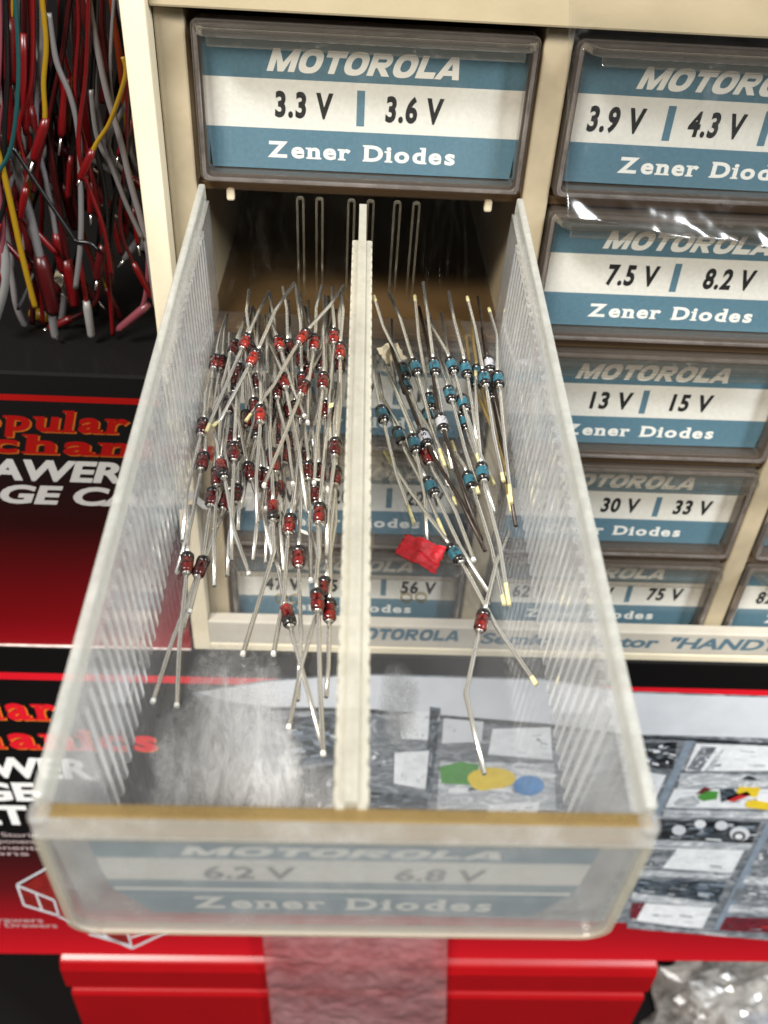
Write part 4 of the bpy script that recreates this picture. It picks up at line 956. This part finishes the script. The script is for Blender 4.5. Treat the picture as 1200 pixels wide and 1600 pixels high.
T('pink', [(232, 380), (230, 440), (222, 480), (203, 500)], 26, .9, 'pink', 9, 'pink lead curling to a pink sleeve beside the cabinet')
T('dark red', [(30, 90), (24, 190), (30, 300), (50, 430), (62, 560)], 44, 1.2, label='dark red lead behind the thick yellow one')
T('black', [(100, -40), (96, 60), (78, 160), (80, 260), (90, 350)], 48, 1.4, label='black lead hanging behind the yellow one')
T('dark red', [(128, -40), (134, 60), (128, 120), (140, 200)], 46, 1.2, 'red', 10, 'dark red lead with a red sleeve high up behind the others')
T('grey', [(148, 90), (150, 150), (158, 200), (170, 240), (196, 300)], 40, 1.0, label='grey lead behind the pinkish one')
T('clear grey', [(0, 300), (14, 380), (24, 470), (50, 560)], 40, 1.3, label='grey lead behind the thick yellow one near the photo edge')
T('red', [(60, 240), (66, 320), (62, 420), (72, 530)], 46, .9, label='thin red lead in the shade behind the dark sleeve')
T('red', [(96, 120), (100, 160), (99, 178)], 24, .8, 'red', 10, 'short red lead with a red sleeve above the bright pin', bare=3)
for c_, p_, y_, r_, sl_, lb in (
    ('red', [(46, -40), (50, 60), (46, 150), (52, 215)], 32, 1.1, 'red', 'red lead with a red sleeve between the teal and yellow leads'),
    ('dark red', [(160, -40), (158, 40), (166, 110), (160, 160)], 52, 1.6, None, 'thick dark red lead deep behind the long pale grey one'),
    ('grey', [(34, -40), (30, 80), (40, 180), (30, 290), (48, 400)], 56, 1.1, None, 'grey lead deep in the shade behind the teal one'),
    ('pink', [(88, 180), (98, 240), (104, 300), (110, 330)], 50, 1.0, 'red', 'pinkish lead ending in a red sleeve deep in the shade'),
    ('dark red', [(12, 250), (30, 320), (40, 400), (66, 470)], 60, 1.5, 'dark red', 'thick dark red lead deep behind the yellow one at the photo edge'),
    ('black', [(150, 200), (160, 300), (152, 420), (160, 560)], 60, 1.2, None, 'black lead deep in the shade nearest the cabinet'),
    ('red', [(200, -40), (204, 60), (200, 140), (206, 200)], 60, 1.4, None, 'red lead deep behind the thick orange one'),
    ('grey', [(98, 330), (104, 420), (98, 500), (108, 560)], 54, 1.4, None, 'grey lead deep in the shade standing on the box top')):
    T(c_, p_, y_, r_, sl_, 9, lb)
RW = random.Random(5)
for k in range(46):
    x0 = RW.uniform(0, 215); y0 = RW.uniform(-40, 160); L = RW.uniform(180, 420); c_ = RW.choice(['red', 'dark red', 'dark red', 'grey', 'black', 'clear grey', 'pink', 'red', 'yellow'])
    d1, d2, d3 = RW.uniform(-25, 30), RW.uniform(-25, 40), RW.uniform(-20, 50)
    T(c_, [(x0, -60), (x0+RW.uniform(-6, 6), y0), (x0+d1, y0+L*.4), (x0+d2, y0+L*.75), (x0+d3, y0+L)], RW.uniform(16, 70), RW.uniform(.6, 1.1), RW.choice([None, 'red', 'dark red', 'red', 'grey']), RW.uniform(5, 8), 'thin test lead in the dense tangle hanging in the shade beside the cabinet', bare=RW.choice([0, 2]))
q = on_y(100, 552, 30); o = None
mb = MB(); mb.lathe([(1.2, -4), (3.2, -3), (3.6, 0), (3.0, 3), (1.0, 4.2)], 16); o = mb.obj('metal_clip', M['seal']); o.location = V((q.x, 30, ZBOX+3.6))*MM; o.rotation_euler = (.2, 0, .5); tag(o, 'shiny rounded metal end lying on the box top', 'metal clip')
mb = MB(); mb.lathe([(.8, -2.2), (1.3, -1.8), (1.3, 1.8), (.8, 2.2)], 12); o = mb.obj('wire_cap', sol('yellow', WC_SHADED['yellow'])); q = on_y(78, 566, 20); o.location = V((q.x, 20, ZBOX+1.3))*MM; o.rotation_euler = (0, 0, 1.2); tag(o, 'small yellow cap on the box top', 'cap')
